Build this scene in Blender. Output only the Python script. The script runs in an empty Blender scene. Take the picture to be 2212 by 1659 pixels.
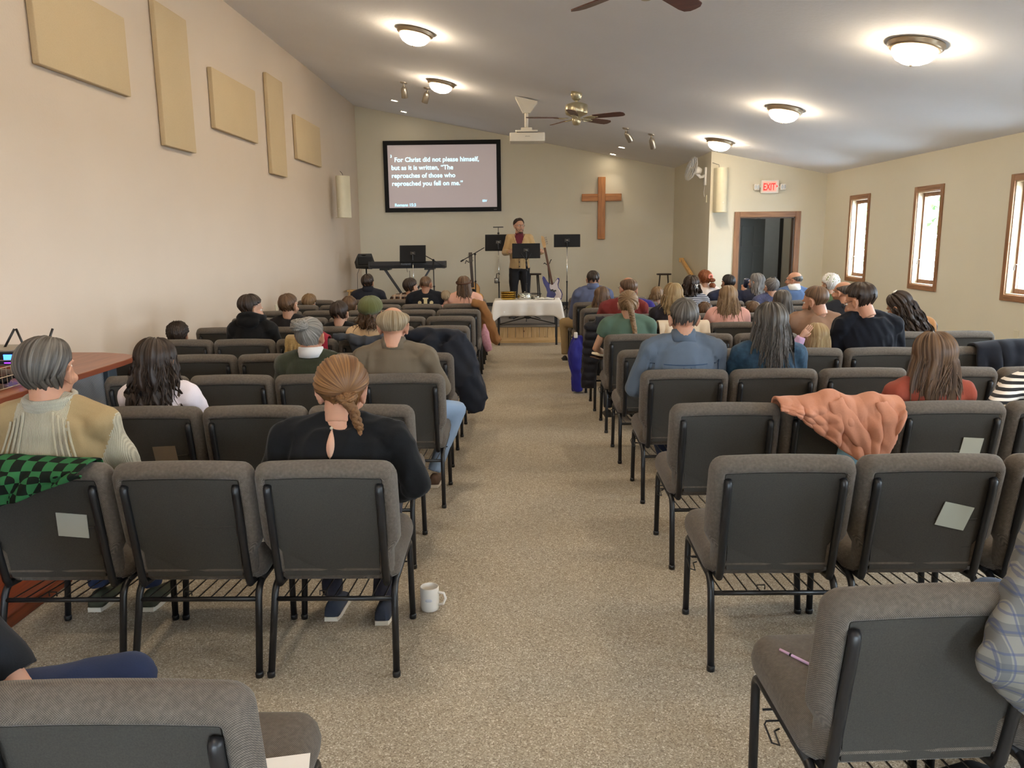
import bpy, bmesh, math, random
import numpy as np
from mathutils import Vector, Matrix, Euler, noise as mnoise

# ------------------------------------------------------------------ camera, world, exposure
S = bpy.context.scene
COL = S.collection
F, CX, CY = 1700.0, 1106.0, 829.5
CAM = np.array([0.0, 0.0, 1.65])
_yaw, _pit, _rol = -0.012486, 0.181846, -0.010732
_fw = np.array([math.sin(_yaw) * math.cos(_pit), math.cos(_yaw) * math.cos(_pit), -math.sin(_pit)])
_r0 = np.array([math.cos(_yaw), -math.sin(_yaw), 0.0])
_u0 = np.cross(_r0, _fw)
_r = math.cos(_rol) * _r0 + math.sin(_rol) * _u0
_u = -math.sin(_rol) * _r0 + math.cos(_rol) * _u0
cd = bpy.data.cameras.new('camera')
cam = bpy.data.objects.new('camera', cd)
COL.objects.link(cam)
cd.sensor_fit = 'HORIZONTAL'
cd.sensor_width = 36.0
cd.lens = F / 2212 * 36
cd.clip_start = 0.05
cam.matrix_world = Matrix(((_r[0], _u[0], -_fw[0], CAM[0]), (_r[1], _u[1], -_fw[1], CAM[1]), (_r[2], _u[2], -_fw[2], CAM[2]), (0, 0, 0, 1)))
S.camera = cam

W = bpy.data.worlds.new('sky')
S.world = W
W.use_nodes = True
_bg = W.node_tree.nodes['Background']
_bg.inputs[0].default_value = (0.74, 0.86, 1.0, 1)      # even overcast sky
_bg.inputs[1].default_value = 40.0
S.view_settings.view_transform = 'Standard'
S.view_settings.look = 'None'
S.view_settings.gamma = 1.0
S.view_settings.use_curve_mapping = False
S.view_settings.exposure = 0.45
LAMP = 72.0         # strength of the ceiling lamps' glass
SPOT = 40.0
S.cycles.max_bounces = 8
S.cycles.diffuse_bounces = 5
S.cycles.sample_clamp_indirect = 6.0

def ray(x, y):
    return _fw + _r * (x - CX) / F - _u * (y - CY) / F
def PX(x, y, X):
    d = ray(x, y); return Vector(CAM + d * ((X - CAM[0]) / d[0]))
def PY(x, y, Y):
    d = ray(x, y); return Vector(CAM + d * ((Y - CAM[1]) / d[1]))
def PZ(x, y, Z):
    d = ray(x, y); return Vector(CAM + d * ((Z - CAM[2]) / d[2]))

# ------------------------------------------------------------------ materials
def lin(c):
    if isinstance(c, str):
        c = tuple(int(c[i:i + 2], 16) for i in (0, 2, 4))
    return tuple(((v / 255) / 12.92 if v / 255 <= .04045 else ((v / 255 + .055) / 1.055) ** 2.4) for v in c[:3]) + (1.0,)
_mc = {}
class NT:
    def __init__(s, name):
        s.m = bpy.data.materials.new(name); s.m.use_nodes = True
        s.t = s.m.node_tree; s.b = s.t.nodes['Principled BSDF']
    def n(s, typ, **kw):
        nd = s.t.nodes.new(typ)
        for k, v in kw.items():
            if k in ('operation', 'blend_type', 'data_type', 'wave_type', 'bands_direction', 'feature', 'noise_dimensions', 'distance', 'wave_profile', 'rings_direction'):
                setattr(nd, k, v)
            else:
                nd.inputs[k.replace('_', ' ')].default_value = v
        return nd
    def l(s, a, b): s.t.links.new(a, b)
    def co(s, kind='Object', scale=(1, 1, 1), rot=(0, 0, 0)):
        tc = s.n('ShaderNodeTexCoord'); mp = s.n('ShaderNodeMapping')
        mp.inputs['Scale'].default_value = scale; mp.inputs['Rotation'].default_value = rot
        s.l(tc.outputs[kind], mp.inputs[0]); return mp.outputs[0]
    def noise(s, vec, scale, detail=3, rough=.5):
        nd = s.n('ShaderNodeTexNoise', Scale=scale, Detail=detail, Roughness=rough)
        s.l(vec, nd.inputs['Vector']); return nd.outputs['Fac']
    def mix(s, fac, a, b):
        nd = s.t.nodes.new('ShaderNodeMix'); nd.data_type = 'RGBA'
        for i, v in ((0, fac), (6, a), (7, b)):
            if isinstance(v, (tuple, list, float, int)): nd.inputs[i].default_value = v
            else: s.l(v, nd.inputs[i])
        return nd.outputs[2]
    def ramp(s, fac, stops, const=False):
        nd = s.t.nodes.new('ShaderNodeValToRGB'); cr = nd.color_ramp
        if const: cr.interpolation = 'CONSTANT'
        while len(cr.elements) < len(stops): cr.elements.new(.5)
        for e, (p, c) in zip(cr.elements, stops):
            e.position = p; e.color = c
        s.l(fac, nd.inputs[0]); return nd.outputs[0]
    def math(s, op, a, b=0.0):
        nd = s.n('ShaderNodeMath', operation=op)
        for i, v in ((0, a), (1, b)):
            if isinstance(v, (float, int)): nd.inputs[i].default_value = v
            else: s.l(v, nd.inputs[i])
        return nd.outputs[0]
    def bump(s, h, strength=.3, dist=.002):
        nd = s.n('ShaderNodeBump', Strength=strength, Distance=dist); s.l(h, nd.inputs['Height']); s.l(nd.outputs[0], s.b.inputs['Normal'])
    def set(s, **kw):
        for k, v in kw.items():
            k = k.replace('_', ' ')
            if hasattr(v, 'links'): s.l(v, s.b.inputs[k])
            else: s.b.inputs[k].default_value = v
        return s.m
def sc(c, k):
    return tuple(min(1, v * k) for v in c[:3]) + (1,)

def plain(c, rough=.6, metal=0.0, spec=.5, coat=0.0):
    key = ('plain', c, rough, metal, spec)
    if key not in _mc:
        t = NT('paint_' + str(len(_mc)))
        n = t.noise(t.co(), 9, 2)
        b = lin(c)
        _mc[key] = t.set(Base_Color=t.mix(n, sc(b, .93), sc(b, 1.07)), Roughness=rough, Metallic=metal, Specular_IOR_Level=spec, Coat_Weight=coat)
    return _mc[key]
def wallpaint(c, tex=.25, sc_=60):
    t = NT('wall_paint'); v = t.co(); b = lin(c)
    n = t.noise(v, 1.3, 2); f = t.noise(v, sc_, 4, .6)
    t.bump(f, tex, .004)
    return t.set(Base_Color=t.mix(n, sc(b, .96), sc(b, 1.04)), Roughness=.85, Specular_IOR_Level=.25)
def cloth(c, c2=None, scale=260, var=.18, rough=.9, big=5.0):
    key = ('cloth', c, c2, scale, var)
    if key not in _mc:
        t = NT('cloth_' + str(len(_mc))); v = t.co(); b = lin(c); d = lin(c2) if c2 else None
        n = t.noise(v, big, 3); f = t.noise(v, scale, 2)
        base = t.mix(n, d if d else sc(b, 1 - var), b if d else sc(b, 1 + var))
        base = t.mix(t.math('MULTIPLY', f, .35), base, sc(b, .55))
        t.bump(f, .35, .0015)
        _mc[key] = t.set(Base_Color=base, Roughness=rough, Specular_IOR_Level=.2, Sheen_Weight=.05)
    return _mc[key]
def knit(c, scale=55, axis='X', c2=None):
    key = ('knit', c, scale, axis)
    if key not in _mc:
        t = NT('knit_' + str(len(_mc))); v = t.co(); b = lin(c)
        w = t.n('ShaderNodeTexWave', wave_type='BANDS', bands_direction=axis, Scale=scale, Distortion=1.2, Detail=2.0, Detail_Scale=3.0); t.l(v, w.inputs['Vector'])
        n = t.noise(v, 6, 3)
        base = t.mix(w.outputs['Fac'], sc(b, .72), sc(b, 1.1))
        base = t.mix(t.math('MULTIPLY', n, .4), base, lin(c2) if c2 else sc(b, .8))
        t.bump(w.outputs['Fac'], .5, .004)
        _mc[key] = t.set(Base_Color=base, Roughness=.95, Specular_IOR_Level=.15, Sheen_Weight=.2)
    return _mc[key]
def plaid(base, l1, l2, scale=7.0):
    key = ('plaid', base, l1, l2, scale)
    if key not in _mc:
        t = NT('plaid_' + str(len(_mc))); v = t.co()
        sp = t.n('ShaderNodeSeparateXYZ'); t.l(v, sp.inputs[0])
        col = lin(base)
        out = None
        for ax, cc, k, th in ((0, l1, 1.0, .68), (2, l1, 1.0, .68), (0, l2, 2.03, .86), (2, l2, 2.03, .86)):
            f = t.math('FRACT', t.math('MULTIPLY', sp.outputs[ax], scale * k))
            m_ = t.math('MULTIPLY', t.math('GREATER_THAN', f, th), .6)
            out = t.mix(m_, out if out is not None else col, lin(cc))
        n = t.noise(v, 5, 3)
        out = t.mix(t.math('MULTIPLY', n, .35), out, sc(col, .6))
        _mc[key] = t.set(Base_Color=out, Roughness=.95, Specular_IOR_Level=.15)
    return _mc[key]
def check(a, b, scale=16):
    t = NT('check_cloth'); v = t.co('Object', (1, .6, 1))
    k = t.n('ShaderNodeTexChecker', Scale=scale); t.l(v, k.inputs[0]); k.inputs[1].default_value = lin(a); k.inputs[2].default_value = lin(b)
    return t.set(Base_Color=k.outputs[0], Roughness=.95, Specular_IOR_Level=.1)
def stripes(a, b, scale=12, axis='Z'):
    key = ('stripes', a, b, scale, axis)
    if key not in _mc:
        t = NT('striped_cloth'); v = t.co()
        w = t.n('ShaderNodeTexWave', wave_type='BANDS', bands_direction=axis, Scale=scale, Distortion=.6); t.l(v, w.inputs['Vector'])
        _mc[key] = t.set(Base_Color=t.ramp(w.outputs['Fac'], ((0, lin(a)), (.55, lin(b))), True), Roughness=.9)
    return _mc[key]
def hairmat(c, c2, k=1.0):
    key = ('hair', c, c2, k)
    if key not in _mc:
        t = NT('hair_' + str(len(_mc)))
        v = t.co('UV', (60 * k, 1.6, 1)); v2 = t.co('UV', (190 * k, 2.5, 1))
        n = t.noise(v, 1.0, 3); f = t.noise(v2, 1.0, 2)
        fac = t.math('ADD', t.math('MULTIPLY', n, .75), t.math('MULTIPLY', f, .45))
        base = t.ramp(fac, ((.30, sc(lin(c), .65)), (.52, lin(c)), (.72, lin(c2))))
        t.bump(f, .6, .003)
        _mc[key] = t.set(Base_Color=base, Roughness=.48, Specular_IOR_Level=.35, Anisotropic=.4)
    return _mc[key]
def skinmat(c):
    key = ('skin', c)
    if key not in _mc:
        t = NT('skin_' + str(len(_mc))); v = t.co(); b = lin(c)
        n = t.noise(v, 18, 4)
        _mc[key] = t.set(Base_Color=t.mix(n, sc(b, .86), (min(1, b[0] * 1.12), b[1] * 1.03, b[2], 1)), Roughness=.5, Specular_IOR_Level=.35, Subsurface_Weight=.12, Subsurface_Radius=(.02, .008, .004), Subsurface_Scale=.3)
    return _mc[key]
def wood(c, c2, scale=3.0, axis='Z', rough=.45, stretch=(14, 14, 1)):
    key = ('wood', c, c2, scale, axis, stretch)
    if key not in _mc:
        t = NT('wood_' + str(len(_mc))); v = t.co('Object', stretch)
        n = t.noise(v, scale, 5, .6)
        base = t.ramp(n, ((.32, lin(c2)), (.62, lin(c))))
        t.bump(n, .12, .002)
        _mc[key] = t.set(Base_Color=base, Roughness=rough, Specular_IOR_Level=.4)
    return _mc[key]
def emit(c, k, base=None):
    t = NT('glow_' + str(len(_mc))); _mc[t.m.name] = t.m
    return t.set(Base_Color=base or lin(c), Emission_Color=lin(c), Emission_Strength=k, Roughness=.4)

BLACK = plain((22, 23, 26), .38, 0, .5)
MATT = plain((18, 18, 20), .75, 0, .3)
NICKEL = plain((168, 160, 148), .35, .9)
CHROME = plain((200, 200, 200), .2, 1.0)
WHITEP = plain((232, 228, 218), .4)

# ------------------------------------------------------------------ mesh builder
class MB:
    def __init__(s): s.v = []; s.f = []; s.uv = None
    def add(s, vs, fs, M=None):
        o = len(s.v)
        if M is not None: vs = [M @ Vector(p) for p in vs]
        s.v.extend(tuple(p) for p in vs); s.f.extend(tuple(i + o for i in f) for f in fs); return s
    def box(s, lo, hi, M=None):
        x0, y0, z0 = lo; x1, y1, z1 = hi
        return s.add([(x0, y0, z0), (x1, y0, z0), (x1, y1, z0), (x0, y1, z0), (x0, y0, z1), (x1, y0, z1), (x1, y1, z1), (x0, y1, z1)],
                     [(0, 3, 2, 1), (4, 5, 6, 7), (0, 1, 5, 4), (1, 2, 6, 5), (2, 3, 7, 6), (3, 0, 4, 7)], M)
    def rbox(s, lo, hi, r=.01, seg=2, M=None):
        bm = bmesh.new(); bmesh.ops.create_cube(bm, size=1)
        for v in bm.verts:
            for i in range(3): v.co[i] = lo[i] if v.co[i] < 0 else hi[i]
        r = min(r, *(abs(hi[i] - lo[i]) * .49 for i in range(3)))
        bmesh.ops.bevel(bm, geom=bm.edges[:], offset=r, segments=seg, affect='EDGES', profile=.5)
        bm.verts.index_update()
        s.add([v.co.copy() for v in bm.verts], [[v.index for v in f.verts] for f in bm.faces], M); bm.free(); return s
    def tube(s, pts, rad, n=8, cap=True, flat=1.0, up=None, M=None):
        pts = [Vector(p) for p in pts]; k = len(pts)
        if not isinstance(rad, (list, tuple)): rad = [rad] * k
        vs = []; prev = None
        for i, p in enumerate(pts):
            t = (pts[min(i + 1, k - 1)] - pts[max(i - 1, 0)]).normalized()
            if prev is None:
                a = Vector(up) if up else (Vector((1, 0, 0)) if abs(t.x) < .8 else Vector((0, 1, 0)))
            else: a = prev
            a = (a - t * a.dot(t)).normalized(); prev = a; b = t.cross(a)
            r = rad[i]; ra, rb = (r if isinstance(r, (tuple, list)) else (r, r * flat))
            for j in range(n):
                q = 2 * math.pi * (j + .5) / n
                vs.append(p + a * (math.cos(q) * ra) + b * (math.sin(q) * rb))
        fs = [(i * n + j, i * n + (j + 1) % n, (i + 1) * n + (j + 1) % n, (i + 1) * n + j) for i in range(k - 1) for j in range(n)]
        if cap: fs += [tuple(range(n - 1, -1, -1)), tuple((k - 1) * n + j for j in range(n))]
        return s.add(vs, fs, M)
    def lathe(s, prof, n=24, M=None, cap=True):
        vs = []; k = len(prof)
        for r, z in prof:
            for j in range(n):
                q = 2 * math.pi * j / n; vs.append((r * math.cos(q), r * math.sin(q), z))
        fs = [(i * n + j, i * n + (j + 1) % n, (i + 1) * n + (j + 1) % n, (i + 1) * n + j) for i in range(k - 1) for j in range(n)]
        if cap: fs += [tuple(range(n - 1, -1, -1)), tuple((k - 1) * n + j for j in range(n))]
        return s.add(vs, fs, M)
    def ball(s, c, r, nu=14, nv=9, M=None, R=None):
        r = r if isinstance(r, (tuple, list)) else (r, r, r); vs = [Vector((0, 0, r[2]))]
        for i in range(1, nv):
            th = math.pi * i / nv
            for j in range(nu):
                q = 2 * math.pi * j / nu
                vs.append(Vector((r[0] * math.sin(th) * math.cos(q), r[1] * math.sin(th) * math.sin(q), r[2] * math.cos(th))))
        vs.append(Vector((0, 0, -r[2])))
        if R is not None: vs = [R @ p for p in vs]
        vs = [p + Vector(c) for p in vs]
        fs = [(0, 1 + j, 1 + (j + 1) % nu) for j in range(nu)]
        for i in range(nv - 2):
            for j in range(nu):
                a = 1 + i * nu; b = a + nu; fs.append((a + j, b + j, b + (j + 1) % nu, a + (j + 1) % nu))
        e = len(vs) - 1; a = 1 + (nv - 2) * nu
        fs += [(e, a + (j + 1) % nu, a + j) for j in range(nu)]
        return s.add(vs, fs, M)
    def prism(s, poly, d0, d1, axis='y', M=None):
        n = len(poly)
        def pt(a, b, d): return {'y': (a, d, b), 'z': (a, b, d), 'x': (d, a, b)}[axis]
        vs = [pt(a, b, d0) for a, b in poly] + [pt(a, b, d1) for a, b in poly]
        fs = [tuple(range(n)), tuple(range(2 * n - 1, n - 1, -1))] + [(i, i + n, (i + 1) % n + n, (i + 1) % n) for i in range(n)]
        return s.add(vs, fs, M)
    def grid(s, P, closed_u=False):
        nr, nc = len(P), len(P[0]); vs = [p for r in P for p in r]
        fs = [(i * nc + j, i * nc + (j + 1) % nc, (i + 1) * nc + (j + 1) % nc, (i + 1) * nc + j) for i in range(nr - 1) for j in range(nc if closed_u else nc - 1)]
        return s.add(vs, fs)
    def mesh(s, name='mesh'):
        me = bpy.data.meshes.new(name); me.from_pydata(s.v, [], s.f)
        bm = bmesh.new(); bm.from_mesh(me); bmesh.ops.recalc_face_normals(bm, faces=bm.faces[:]); bm.to_mesh(me); bm.free()
        return me
    def obj(s, name, m, parent=None, smooth=False, loc=None, **kw):
        return link(name, s.mesh(name), m, parent, smooth, loc, **kw)
def link(name, me, m=None, parent=None, smooth=False, loc=None, label=None, cat=None, group=None, kind=None):
    if m is not None and not len(me.materials): me.materials.append(m)
    if smooth:
        me.polygons.foreach_set('use_smooth', [True] * len(me.polygons))
        if smooth == 'auto': sharp(me)
    o = bpy.data.objects.new(name, me); COL.objects.link(o)
    if parent: o.parent = parent
    if loc is not None: o.location = loc
    tag(o, label, cat, group, kind); return o
def sharp(me, ang=.7):
    bm = bmesh.new(); bm.from_mesh(me)
    for e in bm.edges:
        if len(e.link_faces) == 2 and e.calc_face_angle(0) > ang: e.smooth = False
    bm.to_mesh(me); bm.free()
def tag(o, label=None, cat=None, group=None, kind=None):
    if label: o['label'] = label
    if cat: o['category'] = cat
    if group: o['group'] = group
    if kind: o['kind'] = kind
    return o
def thing(name, label, cat, loc=(0, 0, 0), rz=0, group=None, rot=None):
    o = bpy.data.objects.new(name, None); COL.objects.link(o); o.empty_display_size = .1
    o.location = loc; o.rotation_euler = rot or (0, 0, rz)
    return tag(o, label, cat, group)
def copytree(o, parent=None, kids=None):
    kids = kids if kids is not None else {}
    c = o.copy(); COL.objects.link(c)
    if parent: c.parent = parent
    for ch in list(o.children): copytree(ch, c)
    return c
def bez(p0, p1, p2, n=6):
    p0, p1, p2 = Vector(p0), Vector(p1), Vector(p2)
    return [p0 * (1 - t) ** 2 + p1 * 2 * t * (1 - t) + p2 * t * t for t in (i / n for i in range(n + 1))]
RX = lambda a: Matrix.Rotation(a, 4, 'X')
RY = lambda a: Matrix.Rotation(a, 4, 'Y')
RZ = lambda a: Matrix.Rotation(a, 4, 'Z')
T = lambda *p: Matrix.Translation(Vector(p if len(p) == 3 else p[0]))
def textmesh(body, size, ext=.002, font_bold=0.0):
    cu = bpy.data.curves.new('txt', 'FONT'); cu.body = body; cu.size = size; cu.extrude = ext; cu.offset = font_bold; cu.resolution_u = 3
    o = bpy.data.objects.new('txt', cu); COL.objects.link(o)
    me = bpy.data.meshes.new_from_object(o.evaluated_get(bpy.context.evaluated_depsgraph_get()))
    bpy.data.objects.remove(o); bpy.data.curves.remove(cu)
    me.materials.clear(); return me
# ------------------------------------------------------------------ room shell
XL, XR, XJ, YF, YD, YB = -3.29, 5.02, 3.12, 16.4, 13.3, -3.6
CK, CZ = 0.199, 4.30 - 0.199 * 3.29
def cz(x): return CZ - CK * x
def PC(x, y):
    d = ray(x, y); t = (CZ - CAM[2]) / (d[2] + CK * d[0]); return Vector(CAM + d * t)
M_left = wallpaint((205, 190, 173)); M_wall = wallpaint((214, 208, 190)); M_ceil = wallpaint((238, 239, 244), .5, 28)
ST = dict(kind='structure')

def floor_mat():
    t = NT('speckled_carpet'); v = t.co()
    vo = t.n('ShaderNodeTexVoronoi', Scale=230.0); t.l(v, vo.inputs['Vector'])
    sp = t.n('ShaderNodeSeparateColor'); t.l(vo.outputs['Color'], sp.inputs[0])
    base = t.ramp(sp.outputs[0], ((0, lin((118, 108, 95))), (.3, lin((160, 149, 131))), (.6, lin((174, 163, 145))), (.88, lin((190, 180, 162))), (1, lin((232, 226, 214)))))
    n = t.noise(v, 1.1, 3); base = t.mix(t.math('MULTIPLY', n, .45), base, lin((142, 130, 112)))
    f = t.noise(v, 220, 2); t.bump(f, .5, .004)
    return t.set(Base_Color=base, Roughness=t.ramp(sp.outputs[1], ((0, (.9, .9, .9, 1)), (.93, (.85, .85, .85, 1)), (1, (.4, .4, .4, 1)))), Specular_IOR_Level=.3)
MB().box((XL - .2, YB - .2, -.12), (XR + .2, YF + 1.8, 0)).obj('floor', floor_mat(), **ST)
def slab(name, lo, hi, m): return MB().box(lo, hi).obj(name, m, **ST)
# sloping ceiling
MB().add([(XL - .2, YB - .2, cz(XL - .2)), (XR + .2, YB - .2, cz(XR + .2)), (XR + .2, YF + .2, cz(XR + .2)), (XL - .2, YF + .2, cz(XL - .2)),
          (XL - .2, YB - .2, cz(XL - .2) + .15), (XR + .2, YB - .2, cz(XR + .2) + .15), (XR + .2, YF + .2, cz(XR + .2) + .15), (XL - .2, YF + .2, cz(XL - .2) + .15)],
         [(0, 1, 2, 3), (7, 6, 5, 4), (0, 4, 5, 1), (1, 5, 6, 2), (2, 6, 7, 3), (3, 7, 4, 0)]).obj('ceiling', M_ceil, **ST)
slab('wall_left', (XL - .15, YB - .15, 0), (XL, YF + .15, cz(XL) + .1), M_left)
MB().prism([(XL, 0), (XJ, 0), (XJ, cz(XJ) + .1), (XL, cz(XL) + .1)], YF, YF + .15).obj('wall_front', M_wall, **ST)
# alcove side wall and the wall with the doorway
MB().box((XJ, YD + .12, 0), (XJ + .12, YF + .15, cz(XJ) + .1)).obj('wall_alcove', M_wall, **ST)
DX0, DX1, DZ = 3.62, 4.53, 1.965
w = MB()
for a, b, z0 in ((XJ, DX0, 0), (DX0, DX1, DZ), (DX1, XR + .15, 0)):
    w.prism([(a, z0), (b, z0), (b, cz(b) + .1), (a, cz(a) + .1)], YD, YD + .12)
w.obj('wall_doorway', M_wall, **ST)
# hallway behind the doorway
hm = wallpaint((176, 174, 164)); hd = plain((56, 58, 56), .5)
hall = MB().box((3.24, YD + 1.5, 0), (5.2, YD + 1.6, 2.4)).box((5.02, YD + .12, 0), (5.14, YD + 1.5, 2.4)).box((3.24, YD + .12, 2.35), (5.2, YD + 1.5, 2.45))
hall.obj('wall_hallway', hm, **ST)
l = bpy.data.lights.new('hallway_fill', 'POINT'); l.energy = 5; l.color = (1, .9, .76); l.shadow_soft_size = .1  # unseen fill light, added to brighten the hallway
lo = bpy.data.objects.new('hallway_fill', l); COL.objects.link(lo); lo.location = (4.3, YD + .75, 2.2)
d1 = thing('door_1', None, None, (3.64, YD + .13, .01), math.radians(38)); tag(d1, kind='structure')
MB().rbox((0, 0, 0), (.74, .04, 1.94), .003).obj('leaf', hd, d1)
for px in (.09, .41):
    for z0, z1 in ((.15, .75), (.85, 1.38), (1.48, 1.82)):
        MB().rbox((px, -.008, z0), (px + .24, .0, z1), .012, 2).obj('door_panel', hd, d1)
MB().tube([(.68, -.002, .98), (.68, -.05, .98), (.60, -.055, .98)], .011).obj('door_handle', NICKEL, d1, True)
d2 = thing('door_2', None, None, (4.40, YD + 1.49, .01)); tag(d2, kind='structure')
MB().box((-.06, -.02, 0), (0, .0, 2.05)).box((.36, -.02, 0), (.42, .0, 2.05)).box((0, -.02, 1.99), (.36, 0, 2.05)).obj('door_frame', BLACK, d2)
MB().box((0, -.012, 0), (.36, 0, 1.99)).obj('leaf', plain((128, 134, 138), .4), d2)
# oak casing of the doorway
OAK = wood((150, 108, 74), (112, 76, 50)); OAKL = wood((196, 176, 148), (170, 146, 116))
tr = thing('trim_1', None, None, (0, 0, 0)); tag(tr, kind='structure')
MB().rbox((DX0 - .09, YD - .02, 0), (DX0, YD, DZ + .09), .004).obj('casing_board', OAK, tr)
MB().rbox((DX1, YD - .02, 0), (DX1 + .09, YD, DZ + .09), .004).obj('casing_board', OAK, tr)
MB().rbox((DX0, YD - .02, DZ), (DX1, YD, DZ + .09), .004).obj('casing_board', wood((150, 108, 74), (112, 76, 50), 3, 'X', .45, (1, 14, 14)), tr)
MB().box((DX0, YD, 0), (DX0 + .02, YD + .12, DZ)).box((DX1 - .02, YD, 0), (DX1, YD + .12, DZ)).box((DX0, YD, DZ - .02), (DX1, YD + .12, DZ)).obj('jamb', plain((70, 52, 38), .5), tr)
# right wall with its row of narrow windows; same spacing carried on behind the camera
WZ0, WZ1, WW, WT = 1.035, 2.18, .57, .13
WY = [11.965 - 2.0 * i for i in range(8)]
w = MB(); ys = [YB - .15] + [e for y in sorted(WY) for e in (y - WW / 2, y + WW / 2)] + [YD + .12]
top = cz(XR) + .1
for i in range(0, len(ys), 2): w.box((XR, ys[i], 0), (XR + WT, ys[i + 1], top))
for y in WY:
    w.box((XR, y - WW / 2, 0), (XR + WT, y + WW / 2, WZ0)); w.box((XR, y - WW / 2, WZ1), (XR + WT, y + WW / 2, top))
w.obj('wall_right', M_wall, **ST)
def glassmat():
    t = NT('window_glass'); tr_ = t.n('ShaderNodeBsdfTransparent'); gl = t.n('ShaderNodeBsdfGlossy', Roughness=.02); lw = t.n('ShaderNodeLayerWeight', Blend=.5)
    tr_.inputs[0].default_value = (.95, .97, .97, 1); mx = t.n('ShaderNodeMixShader'); t.l(t.math('ADD', t.math('MULTIPLY', t.math('POWER', lw.outputs['Facing'], 5.0), .6), .03), mx.inputs[0]); t.l(tr_.outputs[0], mx.inputs[1]); t.l(gl.outputs[0], mx.inputs[2])
    t.l(mx.outputs[0], t.t.nodes['Material Output'].inputs[0]); return t.m
GLASS = glassmat(); SASH = wood((136, 96, 66), (100, 68, 46))
def portal(loc, rot, sx, sy):
    l = bpy.data.lights.new('daylight_portal', 'AREA'); l.shape = 'RECTANGLE'; l.size = sx; l.size_y = sy; l.cycles.is_portal = True
    o = bpy.data.objects.new('daylight_portal', l); COL.objects.link(o); o.location = loc; o.rotation_euler = rot
win0 = None
for i, y in enumerate(WY):
    if win0 is None:
        win0 = o = thing('window_1', None, None, (XR, y, 0)); tag(o, kind='structure')
        h = WW / 2
        for a, b, z0, z1 in ((-h - .065, -h, WZ0 - .065, WZ1 + .065), (h, h + .065, WZ0 - .065, WZ1 + .065)):
            MB().rbox((-.018, a, z0), (0, b, z1), .004).obj('casing_board', OAK, o)
        OAKY = wood((150, 108, 74), (112, 76, 50), 3, 'Y', .45, (14, 1, 14))
        for z0, z1 in ((WZ0 - .065, WZ0), (WZ1, WZ1 + .065)): MB().rbox((-.018, -h, z0), (0, h, z1), .004).obj('casing_board', OAKY, o)
        MB().box((0, -h, WZ0), (WT - .02, -h + .012, WZ1)).box((0, h - .012, WZ0), (WT - .02, h, WZ1)).box((0, -h, WZ0), (WT - .02, h, WZ0 + .012)).box((0, -h, WZ1 - .012), (WT - .02, h, WZ1)).obj('jamb', OAKL, o)
        MB().box((WT - .06, -h + .012, WZ0 + .012), (WT - .01, -h + .042, WZ1 - .012)).box((WT - .06, h - .042, WZ0 + .012), (WT - .01, h - .012, WZ1 - .012)).box((WT - .06, -h + .042, WZ0 + .012), (WT - .01, h - .042, WZ0 + .06)).box((WT - .06, -h + .042, WZ1 - .06), (WT - .01, h - .042, WZ1 - .012)).obj('sash', SASH, o)
        MB().box((WT - .04, -h + .042, WZ0 + .06), (WT - .034, h - .042, WZ1 - .06)).obj('glass', GLASS, o)
        MB().tube([(WT - .06, h - .06, WZ0 + .30), (WT - .085, h - .042, WZ0 + .31), (WT - .10, h - .06, WZ0 + .25)], .007, 6).obj('crank', NICKEL, o, True)
    else:
        o = copytree(win0); o.location = (XR, y, 0); o.name = 'window_%d' % (i + 1)
    portal((XR + WT + .01, y, (WZ0 + WZ1) / 2), (0, math.radians(90), 0), WZ1 - WZ0, WW)
# back wall with two broad windows and the entrance glazing behind the camera
w = MB(); BW = ((-1.8, -.6, 1.0, 2.2), (1.2, 2.4, 1.0, 2.2))
for a, b in ((XL, -1.8), (-.6, 1.2), (2.4, XR)): w.prism([(a, 0), (b, 0), (b, cz(b) + .1), (a, cz(a) + .1)], YB - .15, YB)
for a, b, z0, z1 in BW:
    w.box((a, YB - .15, 0), (b, YB, z0)); w.prism([(a, z1), (b, z1), (b, cz(b) + .1), (a, cz(a) + .1)], YB - .15, YB)
w.obj('wall_back', M_wall, **ST)
for i, (a, b, z0, z1) in enumerate(BW):
    o = thing('window_%d' % (i + 9), None, None, (0, YB, 0)); tag(o, kind='structure')
    MB().box((a, -.1, z0), (a + .06, -.05, z1)).box((b - .06, -.1, z0), (b, -.05, z1)).box((a, -.1, z0), (b, -.05, z0 + .06)).box((a, -.1, z1 - .06), (b, -.05, z1)).box(((a + b) / 2 - .03, -.1, z0), ((a + b) / 2 + .03, -.05, z1)).obj('window_frame', SASH, o)
    MB().box((a, -.08, z0), (b, -.074, z1)).obj('glass', GLASS, o)
    portal(((a + b) / 2, YB - .16, (z0 + z1) / 2), (math.radians(-90), 0, 0), b - a, z1 - z0)
# dark carpet base at the foot of the front wall, low base elsewhere
MB().box((XL, YF - .012, .285), (XJ, YF, .36)).obj('baseboard_front', plain((58, 60, 64), .8), **ST)
MB().box((XL, YB, 0), (XL + .012, 12.7, .09)).obj('baseboard_left', plain((58, 56, 54), .8), **ST)
MB().box((XR - .012, YB, 0), (XR, YD, .09)).obj('baseboard_right', plain((58, 56, 54), .8), **ST)
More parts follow.
